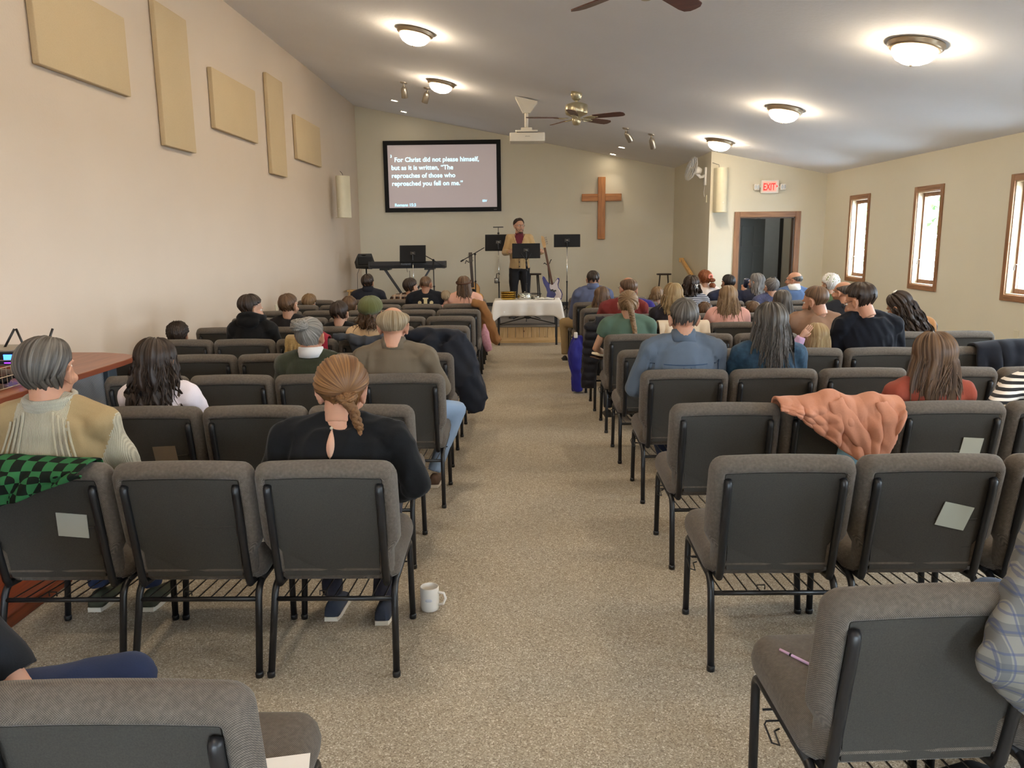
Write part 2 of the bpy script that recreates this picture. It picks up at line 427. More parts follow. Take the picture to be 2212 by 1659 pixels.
# stage with knotty pine boards on its front
SZ, SY = .285, 12.66
st = thing('trim_2', None, None, (0, 0, 0)); tag(st, kind='structure'); st.name = 'floor_stage'
stm = NT('stage_carpet'); _v = stm.co(); stm.bump(stm.noise(_v, 200, 2), .4, .003)
MB().box((XL, SY, .0), (XJ, YF, SZ)).obj('platform', stm.set(Base_Color=stm.mix(stm.noise(_v, 160, 3), lin((84, 82, 82)), lin((126, 120, 116))), Roughness=.95), st)
MB().rbox((XL, SY - .035, SZ - .03), (XJ, SY + .03, SZ + .004), .008).obj('nosing', plain((150, 142, 132), .5, .4), st)
def pine():
    t = NT('knotty_pine'); oi = t.n('ShaderNodeObjectInfo'); tc = t.n('ShaderNodeTexCoord'); ad = t.n('ShaderNodeVectorMath', operation='ADD')
    t.l(tc.outputs['Object'], ad.inputs[0]); rv = t.n('ShaderNodeCombineXYZ'); k = t.math('MULTIPLY', oi.outputs['Random'], 37.0); t.l(k, rv.inputs[0]); t.l(k, rv.inputs[2]); t.l(rv.outputs[0], ad.inputs[1])
    mp = t.n('ShaderNodeMapping'); mp.inputs['Scale'].default_value = (22, 22, 2); t.l(ad.outputs[0], mp.inputs[0])
    n = t.noise(mp.outputs[0], 2.2, 4); vo = t.n('ShaderNodeTexVoronoi', Scale=7.5); t.l(ad.outputs[0], vo.inputs['Vector'])
    base = t.ramp(n, ((.3, lin((196, 158, 106))), (.7, lin((226, 196, 146)))))
    kn = t.ramp(vo.outputs['Distance'], ((.0, (1, 1, 1, 1)), (.07, (.9, .9, .9, 1)), (.13, (0, 0, 0, 1))))
    return t.set(Base_Color=t.mix(kn, base, lin((110, 62, 30))), Roughness=.45)
PINE = pine(); bw = .128
pm = MB().rbox((0, -.018, 0), (bw - .005, 0, SZ - .115), .004).mesh('board'); pm.materials.append(PINE)
x = XL
while x < XJ - .05:
    link('board', pm, None, st, loc=(x, SY, .085)); x += bw
MB().rbox((XL, SY - .03, 0), (XJ, SY, .085), .005).obj('base_board', wood((222, 190, 140), (196, 158, 106), 3, 'X', .45, (1, 14, 14)), st)
# low dark red wooden riser along the left wall under the sound desk
RED = wood((132, 62, 34), (88, 36, 20), 2.5, 'Y', .35, (14, 1, 14))
o = thing('sound_desk_riser', 'low red-brown wooden riser on the floor under the sound desk', 'platform', (XL, 2.0, 0))
MB().rbox((.02, -1.2, 0), (1.05, 1.65, .06), .006).obj('deck', RED, o)
# outside: pale ground and a few trees seen through the panes
MB().box((-40, -40, -.6), (60, 70, -.5)).obj('ground', wallpaint((226, 230, 232)), **ST)

# ------------------------------------------------------------------ ceiling fixtures
GLOW = emit((255, 232, 198), LAMP)
def dome_mesh():
    rim = MB().lathe([(.0, .0), (.20, 0), (.205, -.012), (.19, -.022), (.195, -.034), (.175, -.048), (.155, -.05)], 40).mesh('rim'); rim.materials.append(plain((150, 132, 110), .35, .8))
    gl = MB().lathe([(.158, -.042), (.162, -.055), (.152, -.085), (.125, -.115), (.08, -.137), (.03, -.146), (.001, -.147)], 40).mesh('glass_bowl'); gl.materials.append(GLOW)
    fi = MB().lathe([(.001, -.145), (.012, -.148), (.012, -.158), (.004, -.166), (.001, -.166)], 12).mesh('finial'); fi.materials.append(NICKEL)
    return rim, gl, fi
rim, glb, fin = dome_mesh()
tilt = math.atan(CK)
dl = {(0, 0): 'dome ceiling lamp nearer the camera above the left acoustic panels', (0, 1): 'small-looking dome ceiling lamp beside the spotlights over the left of the stage',
      (1, 0): 'largest dome ceiling lamp at upper right, over the right-hand chairs', (1, 1): 'dome ceiling lamp in the middle of the right-hand row of three', (1, 2): 'dome ceiling lamp nearest the doorway, above the wall fan'}
for cx_, c in ((0, (-1.11,)), (1, (2.97,))):
    for k, y in enumerate(([9.0, 11.82, 6.1, 3.2, .3] if cx_ == 0 else [6.27, 9.24, 12.16, 3.3, .35])):
        x = c[0]
        lab = dl.get((cx_, k)) or 'dome ceiling lamp above the %s chairs, %s' % ('left' if cx_ == 0 else 'right', {6.1: 'third back from the screen', 3.2: 'fourth back from the screen', .3: 'last, over the camera'}.get(y) or {3.3: 'nearer than the upper right one', .35: 'last, beside the camera'}[y])
        o = thing('ceiling_lamp', lab, 'lamp', (x, y, cz(x)), group='dome ceiling lamps', rot=(0, tilt, 0))
        for nm, me in (('rim', rim), ('glass_bowl', glb), ('finial', fin)):
            link(nm, me, None, o, True)
# recessed can lights
CAN = emit((255, 236, 205), SPOT)
for px, py, lab in ((852, 217, 'recessed ceiling light nearer of two above the left of the screen'), (872, 241, 'recessed ceiling light next to the front wall above the screen'),
                    (1343, 318, 'recessed ceiling light below the right-hand spotlights'), (1324, 333, 'small recessed ceiling light at the front wall above the cross')):
    p = PC(px, py); o = thing('recessed_light', lab, 'light', p, rot=(0, tilt, 0), group='recessed stage lights')
    MB().lathe([(.075, .0), (.078, -.006), (.06, -.008), (.055, .0)], 24, cap=False).obj('trim_ring', WHITEP, o, True)
    MB().lathe([(.001, -.003), (.055, -.003)], 24, cap=False).obj('bulb_face', CAN, o)
    l = bpy.data.lights.new('can_spot', 'SPOT'); l.energy = 10; l.color = (1, .83, .62); l.spot_size = math.radians(95); l.spot_blend = .8; l.shadow_soft_size = .05
    lo = bpy.data.objects.new('can_spot', l); COL.objects.link(lo); lo.location = p + Vector((0, 0, -.03))
# unlit spotlights on short stems
for px, py, q, a, lab in ((872, 178, (870, 201), .0, 'brushed spotlight left of the pair over the keyboard side'), (923, 190, (929, 212), .35, 'brushed spotlight beside the smaller left dome lamp'),
                          (1352, 277, (1342, 297), -.6, 'brushed spotlight left of the pair right of the ceiling fan'), (1407, 290, (1400, 308), -.3, 'brushed spotlight right of the pair right of the ceiling fan')):
    p = PC(px, py); o = thing('spotlight', lab, 'spotlight', p, group='ceiling spotlights')
    MB().lathe([(.055, .02), (.055, -.008), (.045, -.018), (.001, -.018)], 20, RY(tilt)).obj('canopy', NICKEL, o, True)
    MB().tube([(0, 0, -.01), (0, 0, -.055)], .009).ball((0, 0, -.055), .016).obj('stem', NICKEL, o, True)
    Mx = T(0, 0, -.055) @ RY(a) @ RX(.35)
    MB().lathe([(.001, .0), (.025, -.004), (.042, -.03), (.046, -.06), (.048, -.165), (.044, -.17)], 20, Mx, cap=False).obj('shade', NICKEL, o, True)
    MB().lathe([(.001, -.155), (.043, -.155)], 16, Mx, cap=False).obj('bulb', plain((210, 205, 195), .2), o)
# projector on a drop pole
p = Vector((.10, 11.8, cz(.1)))
o = thing('projector', 'white projector hanging from the ceiling on a pole before the screen', 'projector', (p.x, p.y, 3.08))
h = p.z - 3.08; wp = plain((226, 220, 206), .45)
MB().add([(-.16, -.1, h + .02), (.16, -.1, h - .05), (.16, .1, h - .05), (-.16, .1, h + .02), (-.05, -.05, h - .2), (.05, -.05, h - .2), (.05, .05, h - .2), (-.05, .05, h - .2)],
         [(0, 1, 2, 3), (7, 6, 5, 4), (0, 4, 5, 1), (1, 5, 6, 2), (2, 6, 7, 3), (3, 7, 4, 0)]).obj('ceiling_plate', wp, o)
MB().tube([(0, 0, h - .15), (0, 0, .13)], .028, 14).obj('pole', wp, o, True)
MB().rbox((-.08, -.08, .1), (.08, .08, .14), .01).rbox((-.16, -.13, .075), (.16, .13, .1), .006).obj('mount', wp, o)
b = MB().rbox((-.24, -.17, -.06), (.26, .17, .06), .012, 3).obj('body', wp, o, True)
MB().box((-.14, -.13, .06), (.16, .13, .074)).obj('bracket', BLACK, o)
for k in range(5): MB().box((-.243, -.13 + k * .05, -.045), (-.238, -.10 + k * .05, .045)).obj('vent', plain((170, 150, 120), .6), o)
MB().lathe([(.05, 0), (.05, .03), (.04, .03), (.035, .01), (.001, .01)], 20, T(.1, .17, 0) @ RX(-math.pi / 2)).obj('lens', plain((30, 30, 40), .1), o, True)
link('lettering', textmesh('EPSON', .022, .0005), plain((110, 105, 100)), o).matrix_local = T(-.02, -.171, .0) @ RX(math.pi / 2)
# ceiling fans
BLADE = wood((92, 52, 40), (58, 30, 24), 2.5, 'X', .4, (1, 14, 14)); BLADE2 = plain((168, 158, 140), .5); FANM = plain((186, 176, 148), .32, .75)
def fan(x, y, zb, ang, label):
    z0 = cz(x); o = thing('ceiling_fan', label, 'ceiling fan', (x, y, zb), group='ceiling fans')
    MB().lathe([(.001, z0 - zb + .02), (.07, z0 - zb + .02), (.075, z0 - zb - .03), (.06, z0 - zb - .075), (.03, z0 - zb - .1), (.001, z0 - zb - .1)], 24).obj('canopy', FANM, o, True)
    MB().tube([(0, 0, z0 - zb - .05), (0, 0, .18)], .016, 12).obj('downrod', FANM, o, True)
    MB().lathe([(.001, .215), (.06, .21), (.135, .185), (.145, .17), (.145, .085), (.135, .065), (.09, .045), (.06, .03), (.001, .03)], 32).obj('motor', FANM, o, True)
    MB().lathe([(.055, .035), (.058, -.02), (.045, -.06), (.028, -.07), (.001, -.07)], 24).obj('switch_housing', FANM, o, True)
    for k in range(5):
        a = ang + k * 2 * math.pi / 5; Mr = RZ(a)
        poly = [(.24, -.055), (.55, -.068), (.62, -.062), (.655, -.035), (.66, 0), (.655, .035), (.62, .062), (.55, .068), (.24, .055)]
        Mb = Mr @ T(0, 0, .02) @ RX(math.radians(-13))
        bl = MB().prism(poly, -.004, .004, 'z', Mb).obj('blade', BLADE, o)
        MB().rbox((.10, -.014, -.006), (.30, .014, .004), .004, 2, Mb @ T(0, 0, -.006)).tube([(.12, 0, -.004), (.17, .035, -.01), (.23, .04, -.008), (.27, .0, -.008), (.23, -.04, -.008), (.17, -.035, -.01), (.12, 0, -.004)], .007, 6, False, M=Mb).obj('blade_bracket', FANM, o, True)
fan(.737, 10.65, 3.165, math.radians(-28), 'five-blade ceiling fan with dark wooden blades behind the projector')
fan(.74, 4.89, 3.075, math.radians(53), 'nearer ceiling fan at the top edge of the view')

# ------------------------------------------------------------------ things on the walls
PAN = cloth((202, 180, 144), None, 120, .05, .9, 3)
for i, (y0, y1, z0, z1, lab) in enumerate(((5.58, 6.86, 2.85, 3.47, 'large landscape beige acoustic panel highest at left, nearest the camera'), (7.45, 8.14, 2.53, 3.78, 'tall narrow beige acoustic panel nearer the camera on the left wall'),
                                  (8.71, 10.1, 2.85, 3.47, 'landscape beige acoustic panel between the two tall narrow panels'), (10.6, 11.28, 2.53, 3.79, 'tall narrow beige acoustic panel second from the stage'),
                                  (11.85, 13.26, 2.84, 3.46, 'landscape beige acoustic panel nearest the stage, above the wall speaker'))):
    o = MB().rbox((XL + .005, y0, z0), (XL + .055, y1, z1), .008, 3).obj('acoustic_baffle', PAN, None, 'auto')
    tag(o, lab, 'panel', 'acoustic panels on the left wall')
CREAM = plain((212, 206, 182), .5)
def wall_speaker(loc, rz, label):
    o = thing('wall_speaker', label, 'speaker', loc, rz, 'column wall speakers')
    n = 12; hw, hh = .095, .35
    b = MB(); poly = [(-hw, .09)] + [(-hw * math.cos(math.pi * k / n), -.02 - .10 * math.sin(math.pi * k / n)) for k in range(n + 1)] + [(hw, .09)]
    b.prism(poly, -hh, hh, 'z').obj('cabinet', CREAM, o, 'auto')
    MB().box((-.085, -.115, -hh - .004), (.085, .085, -hh)).obj('end_cap', plain((200, 188, 150)), o)
    MB().lathe([(.001, 0), (.008, 0), (.008, .004), (.001, .004)], 12, T(0, -.122, -.2) @ RX(math.pi / 2)).obj('badge', WHITEP, o)
    MB().tube([(-.02, .06, hh - .01), (-.03, .04, hh + .05), (-.12, .1, hh + .09)], .004, 5).obj('cable', MATT, o)
    return o
o = wall_speaker((XL + .235, 13.9, 2.40), math.radians(-28), 'cream column speaker on a bracket on the left wall near the screen')
MB().rbox((-.14, .05, -.06), (-.06, .14, .06), .01).obj('bracket', plain((150, 142, 124)), o)
o = wall_speaker((3.262, YD - .12, 2.40), 0.12, 'cream column speaker on the wall left of the doorway')
MB().rbox((-.04, .08, -.06), (.04, .135, .06), .01).obj('bracket', plain((150, 142, 124)), o)
# exit sign
o = thing('exit_sign', 'lit red EXIT sign with two emergency lamp heads above the doorway', 'sign', (4.075, YD, 2.445))
MB().rbox((-.145, -.06, -.10), (.145, -.01, .11), .01, 3).obj('housing', plain((236, 230, 222), .4), o)
MB().box((-.115, -.063, -.07), (.10, -.06, .085)).obj('face', emit((255, 176, 160), .22), o)
link('lettering', textmesh('EXIT', .155, .001, .003), emit((255, 20, 10), 1.6), o).matrix_local = T(-.113, -.064, -.05) @ RX(math.pi / 2) @ Matrix.Diagonal((.62, 1, 1, 1))
MB().prism([(.103, -.01), (.128, .01), (.103, .03)], -.065, -.06).obj('arrow', emit((255, 20, 10), 1.6), o)
for s in (-1, 1):
    x = s * .215
    MB().tube([(s * .13, -.03, 0), (s * .18, -.04, .0)], .013).obj('arm', WHITEP, o)
    hd_ = MB().rbox((x - .045, -.07, -.05), (x + .045, -.02, .05), .012, 3).obj('lamp_head', plain((226, 222, 214), .4), o)
    for q in (-.02, .02): MB().ball((x + q, -.07, 0), (.018, .006, .035), 10, 6).obj('lens', plain((190, 195, 200), .15), hd_)
# wall fan
o = thing('wall_fan', 'white oscillating fan on the alcove side wall above the handrail', 'fan', (XJ, 13.62, 2.64))
wf = plain((222, 222, 222), .4); gm = plain((206, 208, 212), .4)
MB().rbox((-.035, -.05, -.14), (0, .05, .16), .015, 3).obj('wall_bracket', wf, o, True)
MB().tube([(-.02, 0, .02), (-.10, 0, .0), (-.16, 0, .06)], .028, 12).ball((-.16, 0, .08), .045).obj('arm', wf, o, True)
Mh = T(-.20, -.02, .12) @ RZ(math.radians(8)) @ RY(math.radians(-74))
MB().lathe([(.001, -.12), (.05, -.11), (.065, -.05), (.06, .0), (.001, .0)], 20, Mh).obj('motor', wf, o, True)
g = MB()
for zz, rr in ((.0, .085), (.02, .15), (.05, .195), (.085, .195), (.10, .15), (.11, .08)):
    g.tube([(rr * math.cos(q), rr * math.sin(q), zz) for q in (2 * math.pi * k / 32 for k in range(33))], .003, 4, False, M=Mh)
for k in range(40):
    q = 2 * math.pi * k / 40; c_, s_ = math.cos(q), math.sin(q)
    g.tube([(r_ * c_, r_ * s_, z_) for r_, z_ in ((.04, -.005), (.15, .02), (.197, .065), (.15, .10), (.03, .115))], .0016, 3, False, M=Mh)
g.obj('cage', gm, o)
for k in range(3):
    q = k * 2.094; b = MB(); b.prism([(.03, -.03), (.17, -.075), (.18, .02), (.10, .05), (.03, .03)], -.003, .003, 'z', Mh @ T(0, 0, .06) @ RZ(q) @ RX(.4)); b.obj('blade', plain((150, 158, 166), .35), o)
MB().lathe([(.001, .115), (.04, .112), (.045, .1)], 16, Mh).obj('hub', gm, o, True)
MB().tube([(-.02, .0, -.12), (-.03, .02, -.25), (-.02, .0, -.32)], .003, 5).obj('pull_cord', gm, o)
tag(MB().rbox((XJ - .012, 13.52, 2.22), (XJ, 13.6, 2.34), .004).obj('wall_socket', CREAM), 'small cream socket plate below the wall fan', 'socket')
for nm, lo, hi, lab in (('wall_socket', (XR - .01, 7.95, .57), (XR, 8.03, .69), 'cream socket plate on the right wall below the windows'), ('wall_socket', (XL, 10.5, .70), (XL + .01, 10.6, .82), 'pale socket plate low on the left wall beside the seated boys'),
                        ('wall_socket', (.705, YF - .01, .77), (.79, YF, .89), 'cream socket plate on the front wall behind the bass guitar'), ('wall_socket', (-1.25, YF - .01, .57), (-1.17, YF, .68), 'cream socket plate on the front wall left of the acoustic guitar')):
    o = MB().rbox(lo, hi, .003).obj(nm, CREAM); tag(o, lab, 'socket')
# projection screen
o = thing('projection_screen', 'black-framed projection screen with a white verse on the front wall', 'screen', (-1.563, YF, 2.915))
SWd, SHt, fr_ = 1.18, .70, .085
f = MB()
for a, b, c_, d_ in ((-SWd, SWd, SHt - fr_, SHt), (-SWd, SWd, -SHt, -SHt + fr_), (-SWd, -SWd + fr_, -SHt + fr_, SHt - fr_), (SWd - fr_, SWd, -SHt + fr_, SHt - fr_)):
    f.box((a, -.05, c_), (b, -.01, d_))
f.obj('frame', MATT, o)
sm = NT('projected_picture'); g_ = sm.noise(sm.co(), .6, 1)
MB().box((-SWd + fr_, -.03, -SHt + fr_), (SWd - fr_, -.02, SHt - fr_)).obj('screen_fabric', sm.set(Base_Color=lin((180, 172, 170)), Emission_Color=sm.mix(g_, lin((176, 158, 148)), lin((168, 156, 166))), Emission_Strength=.34, Roughness=.8), o)
TXT = emit((190, 240, 255), 1.25); TXT2 = emit((170, 225, 250), 1.1)
def words(t_, x, z, size, m=None, bold=.0012):
    e = link('lettering', textmesh(t_, size, .0008, bold), m or TXT, o, kind='stuff'); e.matrix_local = T(x, -.0315, z) @ RX(math.pi / 2); return e
words('3', -1.045, .375, .075)
words('For Christ did not please himself,', -.965, .29, .1265)
for k, t_ in enumerate(('but as it is written, \u201cThe', 'reproaches of those who', 'reproached you fell on me.\u201d')): words(t_, -1.03, .29 - .155 * (k + 1), .1265)
words('Romans 15:3', -.985, -.585, .083, TXT2); words('ESV', .80, -.51, .058, TXT2)
words('Da-Lite', 1.03, -.67, .02, plain((200, 200, 200)), 0).location.y = -.0515
# wooden cross
o = thing('cross', 'plain oak cross hanging on the front wall right of the screen', 'cross', (1.648, YF - .001, 1.63))
CR = wood((186, 126, 72), (150, 94, 50), 2.5); CR2 = wood((186, 126, 72), (150, 94, 50), 2.5, 'X', .45, (1, 14, 14))
MB().rbox((-.075, -.07, 0), (.075, -.015, 1.235), .006).obj('upright', CR, o)
MB().rbox((-.40, -.075, .76), (-.0755, -.02, .905), .006).rbox((.0755, -.075, .76), (.40, -.02, .905), .006).obj('crossbar', CR2, o)
MB().rbox((-.05, -.015, .2), (.05, 0, 1.1), .003).obj('cleat', CR, o)
# pine handrail on the alcove wall
o = thing('handrail', 'sloping pine handrail on the alcove side wall', 'handrail', (XJ, 15.1, 1.24))
RP = wood((214, 172, 108), (184, 138, 80), 2.5, 'Y', .4, (14, 1, 14))
dirv = Vector((0, -1.6, -.45))
MB().tube([(-.075, 0, 0), tuple(Vector((-.075, 0, 0)) + dirv)], .04, 4, up=(1, 0, 0)).obj('rail', RP, o)
MB().rbox((-.12, -.02, -.05), (-.03, .03, .03), .006).obj('rail_end', RP, o)
for k in (.1, .9): MB().tube([Vector((-.075, 0, -.03)) + dirv * k, Vector((-.06, 0, -.08)) + dirv * k, Vector((0, 0, -.09)) + dirv * k], .01, 8).obj('bracket', NICKEL, o, True)
# ------------------------------------------------------------------ church chairs
def weave():
    t = NT('taupe_weave'); v = t.co('Object')
    sp = t.n('ShaderNodeSeparateXYZ'); t.l(v, sp.inputs[0])
    k = 2 * math.pi / .0052
    a = t.math('SINE', t.math('MULTIPLY', sp.outputs[0], k)); b = t.math('SINE', t.math('MULTIPLY', t.math('ADD', sp.outputs[2], sp.outputs[1]), k))
    p = t.math('MULTIPLY', a, b); p = t.math('ADD', t.math('MULTIPLY', p, .5), .5)
    n = t.noise(v, 90, 2); n2 = t.noise(v, 4, 2)
    fac = t.math('ADD', t.math('MULTIPLY', p, .6), t.math('MULTIPLY', n, .4))
    base = t.ramp(fac, ((.2, lin((54, 50, 46))), (.55, lin((93, 85, 77))), (.85, lin((128, 118, 106)))))
    base = t.mix(t.math('MULTIPLY', n2, .25), base, lin((86, 78, 70)))
    t.bump(p, .45, .0015)
    return t.set(Base_Color=base, Roughness=.92, Specular_IOR_Level=.2, Sheen_Weight=.12)
FAB = weave()
FABD = NT('shaded_weave'); _v = FABD.co(); _n = FABD.noise(_v, 300, 2); FABD.bump(_n, .3, .001)  # darker copy of the chair fabric; back panel's shade put into its colour
FABD = FABD.set(Base_Color=FABD.mix(_n, lin((50, 48, 45)), lin((73, 70, 65))), Roughness=.92, Specular_IOR_Level=.2)

def offset_poly(P, d):
    n = len(P); out = []
    for i in range(n):
        a, b, c = Vector(P[i - 1]), Vector(P[i]), Vector(P[(i + 1) % n])
        t1 = (b - a).normalized(); t2 = (c - b).normalized(); t = (t1 + t2).normalized()
        nrm = Vector((-t.y, t.x)); k = max(.6, nrm.dot(Vector((-t1.y, t1.x))))
        out.append(tuple(b + nrm * (d / k)))
    return out
def back_outline(hw=.268, r=.05):
    # counter-clockwise, (x, h) with h measured along the leaning back
    P = []
    H = .462
    def arc(cx_, cy_, r_, a0, a1, n=5): return [(cx_ + r_ * math.cos(math.radians(a0 + (a1 - a0) * k / n)), cy_ + r_ * math.sin(math.radians(a0 + (a1 - a0) * k / n))) for k in range(n + 1)]
    P += [(-.232, .0), (0, 0), (.232, .0), (.234, .05), (.236, .095), (hw - .012, .128), (hw - .002, .15), (hw, .25)]
    P += arc(hw - r, H - r, r, 0, 90); P += [(.1, H + .004), (0, H + .005), (-.1, H + .004)]
    P += arc(-hw + r, H - r, r, 90, 180); P += [(-hw, .25), (-hw + .002, .15), (-hw + .012, .128), (-.236, .095), (-.234, .05)]
    return P
LEAN = math.radians(10.5)
MBK = T(0, .105, .385) @ RX(LEAN)          # bottom of the back -> leans towards the camera
def chair_meshes():
    D = {}
    P = back_outline()
    rings = [(.020, .052), (.004, .045), (-.006, .02), (.0, .0), (.003, -.012), (.012, -.026), (.022, -.034), (.034, -.036), (.043, -.031), (.047, -.022)]
    b = MB(); rows = []
    for ins, y in rings:
        Q = offset_poly(P, ins) if ins else P
        rows.append([MBK @ Vector((x, y, h)) for x, h in Q])
    b.grid(rows, True); n = len(P)
    b.f.append(tuple(range(n)))
    b.f.append(tuple((len(rows) - 1) * n + j for j in range(n)))
    D['backrest'] = (b.mesh('backrest'), FAB, 'auto')
    b = MB(); Q = [(x, h if h > .07 else h - .040) for x, h in offset_poly(P, .047)]
    b.add([MBK @ Vector((x, -.0285 if h > .07 else -.0365, h)) for x, h in Q] + [MBK @ Vector((x, -.015, h)) for x, h in Q], [tuple(range(n))] + [(i, (i + 1) % n, n + (i + 1) % n, n + i) for i in range(n)])
    b.tube([MBK @ Vector((x, -.0265, .05)) for x in (-.19, 0, .19)], .0025, 4)
    D['back_panel'] = (b.mesh('back_panel'), FABD, False)
    b = MB(); b.rbox((.03, -.0315, .10), (.185, -.025, .225), .003, 2, MBK); b.tube([MBK @ Vector((x, -.033, .226 - .006 * math.sin((x - .03) / .155 * math.pi))) for x in (.03, .07, .11, .15, .185)], .004, 5)
    D['pocket'] = (b.mesh('pocket'), FABD, False)
    # seat cushion
    b = MB(); hw, y0, y1 = .258, .10, .56
    def sect(k):  # ring at inset/height
        ins, z = k; r = .07; pts = []
        for cx_, cy_, a0 in ((hw - r, y0 + r, -90), (hw - r, y1 - r, 0), (-hw + r, y1 - r, 90), (-hw + r, y0 + r, 180)):
            for q in range(6):
                a = math.radians(a0 + 90 * q / 5); x = cx_ + (r - ins) * math.cos(a); y = cy_ + (r - ins) * math.sin(a)
                pts.append((x, y, z + (y - .3) * .06))
        return pts
    rows = [sect(k) for k in ((.03, .36), (.006, .366), (.0, .38), (-.004, .405), (.002, .432), (.014, .450), (.032, .459), (.065, .464))]
    b.grid(rows, True); m_ = len(rows[0])
    o0 = len(b.v); b.v.append((0, .32, .470)); e = (len(rows) - 1) * m_
    b.f += [(e + j, e + (j + 1) % m_, o0) for j in range(m_)] + [tuple(range(m_ - 1, -1, -1))]
    D['seat'] = (b.mesh('seat'), FAB, True)
    for s in (-1, 1):
        b = MB(); x = s * .212
        b.tube([MBK @ Vector((x, -.030, .392)), MBK @ Vector((x, -.041, .385)), MBK @ Vector((x, -.043, .36)), MBK @ Vector((x, -.042, .20)), MBK @ Vector((x, -.040, .0)), MBK @ Vector((x, -.034, -.026)), (x, .135, .348), (x, .20, .352)], .0150, 10, up=(1, 0, 0))
        D['upright%d' % s] = (b.mesh('upright'), BLACK, True)
        b = MB(); x = s * .238
        pts = [(s * .248, .478, .012), (s * .240, .510, .29)] + [tuple(p) for p in bez((s * .239, .513, .31), (s * .238, .522, .362), (x, .46, .354), 5)] + [(x, .13, .342)]
        b.tube(pts, .0138, 10, up=(1, 0, 0)).lathe([(.0155, 0), (.0165, .018), (.0135, .022)], 10, T(s * .2485, .477, 0))
        D['leg_front%d' % s] = (b.mesh('leg'), BLACK, True)
        b = MB()
        pts = [(x, .22, .343), (x, .15, .342)] + [tuple(p) for p in bez((x, .14, .341), (s * .239, .09, .338), (s * .240, .078, .28), 5)] + [(s * .2485, .006, .012)]
        b.tube(pts, .0138, 10, up=(1, 0, 0)).lathe([(.0155, 0), (.0165, .018), (.0135, .022)], 10, T(s * .249, .004, 0))
        D['leg_rear%d' % s] = (b.mesh('leg'), BLACK, True)
    b = MB(); b.tube([(-.24, .079, .285), (.24, .079, .285)], .0095, 8)
    D['crossbar'] = (b.mesh('crossbar'), BLACK, True)
    b = MB()
    for k in range(9):
        x = -.2 + .05 * k; b.tube([(x, .079, .294), (x, .30, .277), (x, .46, .277), (x, .475, .33)], .0028, 4)
    b.tube([(-.235, .46, .274), (.235, .46, .274)], .004, 5)
    b.tube([(-.06, .085, .297), (-.06, .085, .315), (-.03, .085, .315), (-.03, .085, .297)], .0028, 4)
    D['book_rack'] = (b.mesh('book_rack'), BLACK, False)
    b = MB(); s = -1
    b.tube([(-.245, .30, .345), (-.285, .30, .345), (-.29, .30, .335), (-.285, .255, .31), (-.265, .25, .305), (-.265, .29, .32), (-.248, .30, .32)], .003, 5)
    D['ganging_hook'] = (b.mesh('ganging_hook'), BLACK, False)
    for me, m, sm in D.values():
        me.materials.append(m)
        if sm:
            me.polygons.foreach_set('use_smooth', [True] * len(me.polygons))
            if sm == 'auto': sharp(me, .9)
    return D
CH = chair_meshes()
ORD = ['', 'first', 'second', 'third', 'fourth', 'fifth', 'sixth', 'seventh', 'eighth', 'ninth', 'tenth', 'eleventh']
def chair(x, y, w, label, group, pocket, rz=0.0, hook=True):
    o = thing('stacking_chair', label, 'chair', (x, y, 0), rz, group)
    o.scale = (w / .545, 1, 1)
    for k, (me, m, sm) in CH.items():
        if k == 'pocket' and not pocket: continue
        if k == 'ganging_hook' and not hook: continue
        nm = 'leg' if k.startswith('leg') else k.rstrip('-1')
        c = bpy.data.objects.new(nm, me); COL.objects.link(c); c.parent = o
    return o
LROW = [1.28, 2.77, 3.78, 4.70, 5.60, 6.50, 7.42, 8.36, 9.19, 10.0, 10.85]
RROW = [1.675, 2.80, 3.755, 4.76, 5.66, 6.6, 7.48, 8.4, 9.18, 10.06, 10.95]
LN = [2, 3, 3, 4, 5, 5, 5, 5, 5, 5, 5]
RN = [2, 3, 4, 5, 6, 6, 6, 6, 6, 6, 6]
LEDGE = [-.50, -.468, -.535, -.468, -.49, -.487, -.487, -.49, -.472, -.476, -.478]
REDGE = [.688, .697, .727, .733, .70, .70, .682, .672, .690, .665, .66]
# what singles a seat out: (side, row, seat) -> phrase for its label (filled by whoever sits there or what lies on it)
SEATNOTE = {}
def seat_x(side, row, k):
    if side == 'L':
        p = .53 if row < 3 else .525
        return LEDGE[row] - p * (k - .5)
    return REDGE[row] + .548 * (k - .5)
# ------------------------------------------------------------------ people
DG = None
def remesh(b, vox, smooth=3, fold=0.0, seed=0, keep=None):
    """fuse overlapping volumes into one continuous skin"""
    me = b.mesh('tmp'); o = bpy.data.objects.new('tmp', me); COL.objects.link(o)
    m = o.modifiers.new('r', 'REMESH'); m.mode = 'VOXEL'; m.voxel_size = vox
    if smooth:
        s = o.modifiers.new('s', 'SMOOTH'); s.factor = .5; s.iterations = smooth
    dg = bpy.context.evaluated_depsgraph_get(); dg.update()
    out = bpy.data.meshes.new_from_object(o.evaluated_get(dg)); bpy.data.objects.remove(o); bpy.data.meshes.remove(me)
    n = len(out.vertices); co = np.empty(n * 3); out.vertices.foreach_get('co', co); co = co.reshape(-1, 3)
    if fold:
        nr = np.empty(n * 3); out.vertices.foreach_get('normal', nr); nr = nr.reshape(-1, 3)
        rng = np.random.default_rng(seed); d = np.zeros(n)
        for k in range(7):
            w = rng.normal(size=3) * np.array([14, 14, 8.0]) * (1 + .4 * k); ph = rng.uniform(0, 6.28); w2 = rng.normal(size=3) * 5
            d += np.sin(co @ w + ph + 1.5 * np.sin(co @ w2 + ph)) / (1 + .35 * k)
        d = -np.abs(d) * .6 + .5
        co += nr * (d * fold)[:, None]
        out.vertices.foreach_set('co', co.ravel())
    out.polygons.foreach_set('use_smooth', [True] * len(out.polygons)); out.update()
    return out, co
